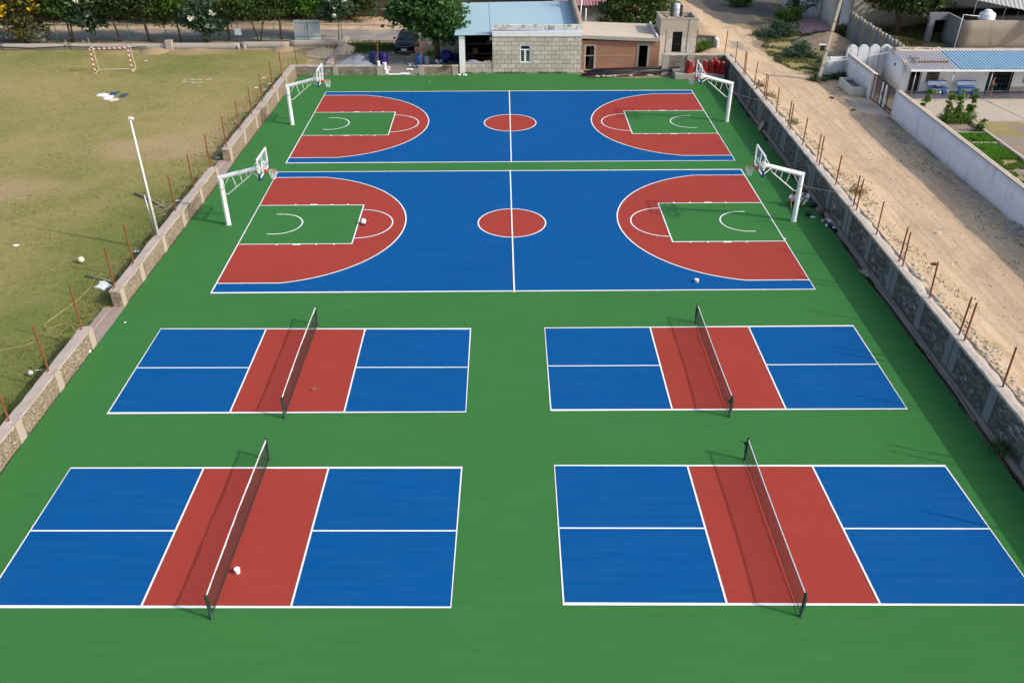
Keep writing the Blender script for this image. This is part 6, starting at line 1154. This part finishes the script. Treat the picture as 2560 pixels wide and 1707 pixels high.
tree('broadleaf_tree', 'very dense dark tree crowding behind the flat screed roof', (11.1, 83.4, .2), [(0, 0, 3.2, 2.8, 2.4, 2.4), (-1.6, 0, 2.4, 1.6, 1.8, 1.7), (2.2, -.3, 3.2, 1.4, 1.6, 1.5), (.3, 0, 5.4, 2.9, 2.5, 2.0), (1.2, -.8, 1.8, 1.7, 1.2, 1.2)], 15000, .15, 'neem', ((0, 0),), .22, 14, clump=.32)
tree('broadleaf_tree', 'large dark tree inside the plot behind the arched fence', (34.9, 82.6, ZR), [(.1, 0, 4.9, 3.6, 3.0, 2.3), (-2.1, -.3, 3.9, 1.7, 1.7, 1.3), (1.9, -.4, 3.5, 1.6, 1.5, 1.1), (0, 0, 6.6, 3.0, 2.6, 1.6), (-.6, -1.0, 3.0, 1.5, 1.3, .7)], 14000, .20, 'dark', ((.1, 0), (-.4, .2)), .22, 15, clump=.38)
rd = random.Random(17)
for i in range(11):
    x = -57+i*4.1+rd.uniform(-.6, .6); tree('broadleaf_tree', 'dark tree in the shaded belt beyond the road', (x, 93.6+rd.uniform(-.8, .8), 0), [(0, 0, 2.6, 2.6, 1.9, 1.9), (rd.uniform(-1, 1), 0, 4.6, 2.8, 2.2, 2.0), (rd.uniform(-1.6, 1.6), -.6, 1.5, 1.5, 1.2, 1.0)], 4200, .20, ['dark', 'neem', 'dark', 'mid'][i % 4], ((0, 0),), .16, 30+i, group='dark tree belt beyond the road', clump=.45)
for i, (x, y) in enumerate(((-14.0, 97.2), (-10.5, 98), (-6.5, 97.5), (-2, 98.0), (2.0, 95.0))):
    tree('broadleaf_tree', 'tree overhanging the dark brown wall', (x, y, 0), [(0, 0, 4.3, 2.3, 2.0, 1.3), (.4, 0, 5.8, 2.5, 2.2, 1.5)], 3600, .18, ['mid', 'dark', 'neem', 'mid', 'dark'][i], ((0, 0),), .14, 50+i, group='trees overhanging the dark wall', clump=.4)
for i, (x, y) in enumerate(((40.5, 91.5), (44.5, 93), (49, 90), (47, 98), (53, 95), (36.5, 97))):
    tree('broadleaf_tree', 'tree beyond the concrete shed at the upper right', (x, y, ZR), [(0, 0, 2.6, 2.5, 2.2, 1.6), (.4, 0, 4.3, 2.6, 2.2, 1.5)], 4200, .18, ['dark', 'neem', 'mid', 'light', 'mid', 'dark'][i], ((0, 0),), .14, 60+i, group='trees beyond the concrete shed', clump=.4)
def bush(label, c, blobs, n, s, leaf, seed, name='bush', cat='bush', asp=.5, clump=.18, group=None):
    t = thing(name, label, cat, c, 0, group); mb = MB(); rd = random.Random(seed)
    for b in blobs: mb.path([(0, 0, -.05), (b[0]*.6, b[1]*.6, b[2]*.6), (b[0], b[1], b[2])], [.03, .02, .008], 5)
    mb.build('stem', M_['bark'], t, True, local=True); leafmesh('foliage', blobs, n, s, L_[leaf], t, seed, clump, .1, .3, asp); return t
def BB(zn, u, v): q = at(zn, u, v, ZR); return (q.x, q.y, gz(q.x, q.y))
bush('spreading dark green bush at the lane edge left of the pink slab', BB('D', 1280, 490), [(-.7, 0, .3, 1.3, .9, .4), (.9, .5, .6, 1.2, 1.0, .6), (.2, 1.2, .8, .9, .8, .5)], 3200, .09, 'blue', 71)
bush('light green bush before the dark ground at the top right', BB('D', 1420, 290), [(0, 0, .7, 1.1, .9, .6), (.7, .3, 1.0, .8, .7, .5), (-.6, .2, .5, .8, .6, .4)], 2400, .10, 'light', 72)
bush('dense bush at the very top beside the pale lane', BB('D', 740, 85), [(0, 0, .6, 1.4, 1.0, .6), (1.0, .6, .8, .9, .8, .6)], 2200, .11, 'mid', 73)
bush('dark climbing bush beside the bulging plaster wall', BB('D', 1640, 230), [(0, 0, 1.3, 1.2, .8, 1.2), (-.5, .6, 2.6, 1.3, 1.0, 1.5), (-1.2, .4, .9, .9, .7, .7)], 3800, .12, 'dark', 74)
bush('weedy bush on the verge left of the electric pole', BB('D', 1530, 740), [(-.5, 0, .35, .9, .8, .35), (.4, .5, .6, .8, .7, .5), (.6, -.5, .25, .9, .5, .25)], 2400, .08, 'blue', 75)
bush('dark bush at the near end of the arched fence', BB('a', 1250, 560), [(0, 0, .5, .9, .7, .5), (.7, -.3, .6, .7, .6, .4)], 2000, .10, 'dark', 76)
bush('low green shrub before the grey panel fence', (16.15, 76.6, 1.0), [(-.4, 0, .35, .6, .4, .35), (.3, 0, .5, .6, .4, .45), (.7, .1, .3, .4, .3, .25)], 1600, .08, 'light', 77)
bush('dark weeds at the foot of the electric pole', BB('a', 840, 1210), [(0, 0, .2, .6, .4, .2), (.5, .1, .15, .4, .3, .15)], 900, .07, 'dark', 78)
bush('dark weeds at the corner behind the trough', BB('a', 1220, 1190), [(0, -.05, .25, .7, .2, .22), (-.7, 0, .2, .5, .2, .15)], 900, .07, 'dark', 79)
bush('pale feathery weed on the near side of the lane beside the wall', (18.7, 44.9, gz(18.7, 44.9)), [(0, 0, .10, .4, .5, .10)], 420, .05, 'dry', 80)
bush('leafy weed in the gutter below the high wall at the right edge', at('N', 1350, 1170), [(0, 0, .2, .18, .35, .16), (0, .3, .1, .12, .2, .1)], 500, .05, 'mid', 81)
for i, (u, v) in enumerate([(1000, 1110), (1130, 1240), (2330, 1600)]): c = at('D', u, v, 1.4); bush('small green weed tuft beside the coping of the high wall', (18.35, c.y, gz(18.35, c.y)), [(0, 0, .10, .22, .4, .10)], 300, .05, 'dry', 82+i, group='weed tufts beside the high wall')
def stalk(label, c, h, n, seed, leaf='light', sp=.22):
    t = thing('leafy_plant', label, 'plant', c, 0); rd = random.Random(seed); mb = MB(); mb.path([(0, 0, -.05), (.02, 0, h*.5), (.05, 0, h)], [.022, .016, .008], 5); mb.build('stem', L_['mid'], t, True, local=True)
    leafmesh('leaves', [(.02*k, 0, h*(.25+.75*k/6), sp*(1.1-.08*k), sp*(1.1-.08*k), .10) for k in range(7)], n, .075, L_[leaf], t, seed, .09, .2, .4, .75); return t
c = at('e', 670, 560, ZR); stalk('tall leafy plant standing alone just behind the lilac wall', (c.x, c.y, ZR), 1.35, 420, 91)
for i, (u, h_, lb) in enumerate([(985, 1.75, 'left'), (1140, 1.95, 'middle'), (1330, 2.1, 'right')]): c = at('e', u, 770, ZR); stalk(f'tall leafy stalk rising from the bushy bed before the house, {lb} of three', (c.x, c.y+.2, ZR), h_, 560, 93+i)
c = at('e', 1180, 790, ZR); bush('bushy green bed at the foot of the three tall stalks', (c.x, c.y+.3, ZR), [(-.7, 0, .35, .5, .42, .35), (0, .1, .38, .5, .42, .36), (.65, 0, .35, .45, .4, .33)], 3000, .06, 'light', 97)
c = at('e', 1495, 900, ZR); stalk('small drooping plant beside the pale bed kerb', (c.x, c.y, ZR), .75, 380, 98, 'mid', .18)
def ground_cover(name, label, pts, s, leaf, seed, h=.1, cat='grass'):
    r = np.random.default_rng(seed); P = np.array(pts); n = len(P); t = bpy.data.meshes.new(name)
    V = np.zeros((n, 3, 3)); a = r.random(n)*6.28; l = s*(.5+r.random(n)); lean = r.normal(size=(n, 2))*.35*h
    V[:, 0] = P+np.stack([np.cos(a)*l*.3, np.sin(a)*l*.3, -.01+0*a], 1); V[:, 1] = P-np.stack([np.cos(a)*l*.3, np.sin(a)*l*.3, .01+0*a], 1); V[:, 2] = P+np.stack([lean[:, 0], lean[:, 1], h*(.5+r.random(n))], 1)
    t.vertices.add(n*3); t.vertices.foreach_set('co', V.ravel()); t.loops.add(n*3); t.loops.foreach_set('vertex_index', np.arange(n*3)); t.polygons.add(n); t.polygons.foreach_set('loop_start', np.arange(n)*3); t.polygons.foreach_set('loop_total', np.full(n, 3)); t.materials.append(L_[leaf]); t.update(calc_edges=True)
    o = bpy.data.objects.new(name, t); COL.objects.link(o); return tag(o, label, cat, kind='stuff')
r = np.random.default_rng(5)
def scatter(n, x0, x1, y0, y1, th=0, fr=.8, zf=None, seed=0):
    out = []
    while len(out) < n:
        x, y = r.uniform(x0, x1), r.uniform(y0, y1)
        if mnoise.noise(Vector((x*fr, y*fr, seed)))+.25*mnoise.noise(Vector((x*fr*4, y*fr*4, seed))) > th: out.append((x, y, (zf or gz)(x, y)))
    return out
zb_ = lambda x, y: ZR+.03
bedp = [p for p in scatter(9000, 27.9, 30.4, 53.42, 55.2, -.35, 1.5, zb_)]+[p for p in scatter(9000, 26.1, 30.4, 50.6, 53.28, -.25, 1.3, zb_)]
ground_cover('vegetable_bed', 'bright green vegetable beds behind the lilac wall', bedp, .16, 'lime', 1, .12, 'plants')
ground_cover('vegetable_bed', 'sparser olive green growth at the near end of the beds', scatter(9000, 26.1, 30.4, 44, 50.6, -.1, 1.0, zb_, 3), .14, 'light', 2, .10, 'plants')
gp = []
for p_ in scatter(60000, -48, -18.0, 18, 80, -.05, .5, None, 7):
    if r.random() < (.9 if p_[1] < 55 else .45): gp.append(p_)
ground_cover('grass', 'patchy grass tufts on the playing field', gp, .07, 'turf', 3, .045)
ground_cover('grass', 'darker grass growing against the outside of the low left wall', [(-18.05-abs(a)*1.1, y, gz(-18.5, y)) for a, y in zip(r.normal(size=9000), r.uniform(14, 72, 9000)) if mnoise.noise(Vector((y*.7, 1, 0))) > -.3], .08, 'turf', 4, .10)
ground_cover('grass', 'strip of green weeds behind the sand heap by the road', [(x, y, 0) for x, y in zip(-13.2+1.25*r.normal(size=6500), 82.0+.75*r.normal(size=6500)) if y < 84.2], .14, 'mid', 5, .24)
ground_cover('grass', 'dry tufts and twigs scattered along the edges of the lane', [(x, y, gz(x, y)) for x, y in zip(np.concatenate([18.4+np.abs(r.normal(size=2600))*.7, 24.9-np.abs(r.normal(size=2600))*.9]), r.uniform(20, 66, 5200)) if mnoise.noise(Vector((x*.8, y*.35, 2))) > .05], .10, 'dry', 11, .09)
ground_cover('grass', 'weedy growth on the verge by the electric pole', [p_ for p_ in scatter(16000, 20.8, 30.0, 68.9, 84, -.05, .5) if p_[0] > rx_sand(p_[1])-.2], .10, 'olive', 6, .12)
ground_cover('grass', 'dark green weeds scattered on the verge', [p_ for p_ in scatter(6000, 20.8, 28.0, 68.9, 84, .2, .45, None, 9) if p_[0] > rx_sand(p_[1])], .14, 'blue', 7, .18)
ground_cover('grass', 'thin weeds growing in the gutter below the high wall', [(x, y, -.12) for x, y in zip(r.uniform(16.95, 17.15, 3500), r.uniform(15, 72, 3500)) if mnoise.noise(Vector((y*.5, 4, 0))) > .1], .07, 'dark', 8, .12)
ground_cover('grass', 'small green weeds along the foot of the block hall', [(x, y, .0) for x, y in zip(r.uniform(-4, 12.5, 1500), 73.62+.08*r.normal(size=1500)) if x < 5.7 and mnoise.noise(Vector((x*.9, 4, 0))) > -.05], .08, 'mid', 9, .10)
ground_cover('grass', 'dry yellow grass in the plot behind the arched fence', scatter(9000, 32.5, 48, 78.5, 92, -.2, .4, zb_), .22, 'olive', 10, .2)
c = at('d', 350, 850, .72); bush('small potted green plant standing on the back wall by the buckets', (c.x, c.y+.1, .72), [(0, 0, .22, .2, .15, .18)], 260, .06, 'light', 131, 'plant', 'plant', clump=.06)
c = at('d', 1495, 880); bush('yellow green plant behind the short back wall', (c.x, c.y+.25, .3), [(0, 0, .55, .35, .3, .35)], 420, .08, 'light', 132, 'plant', 'plant', clump=.1)
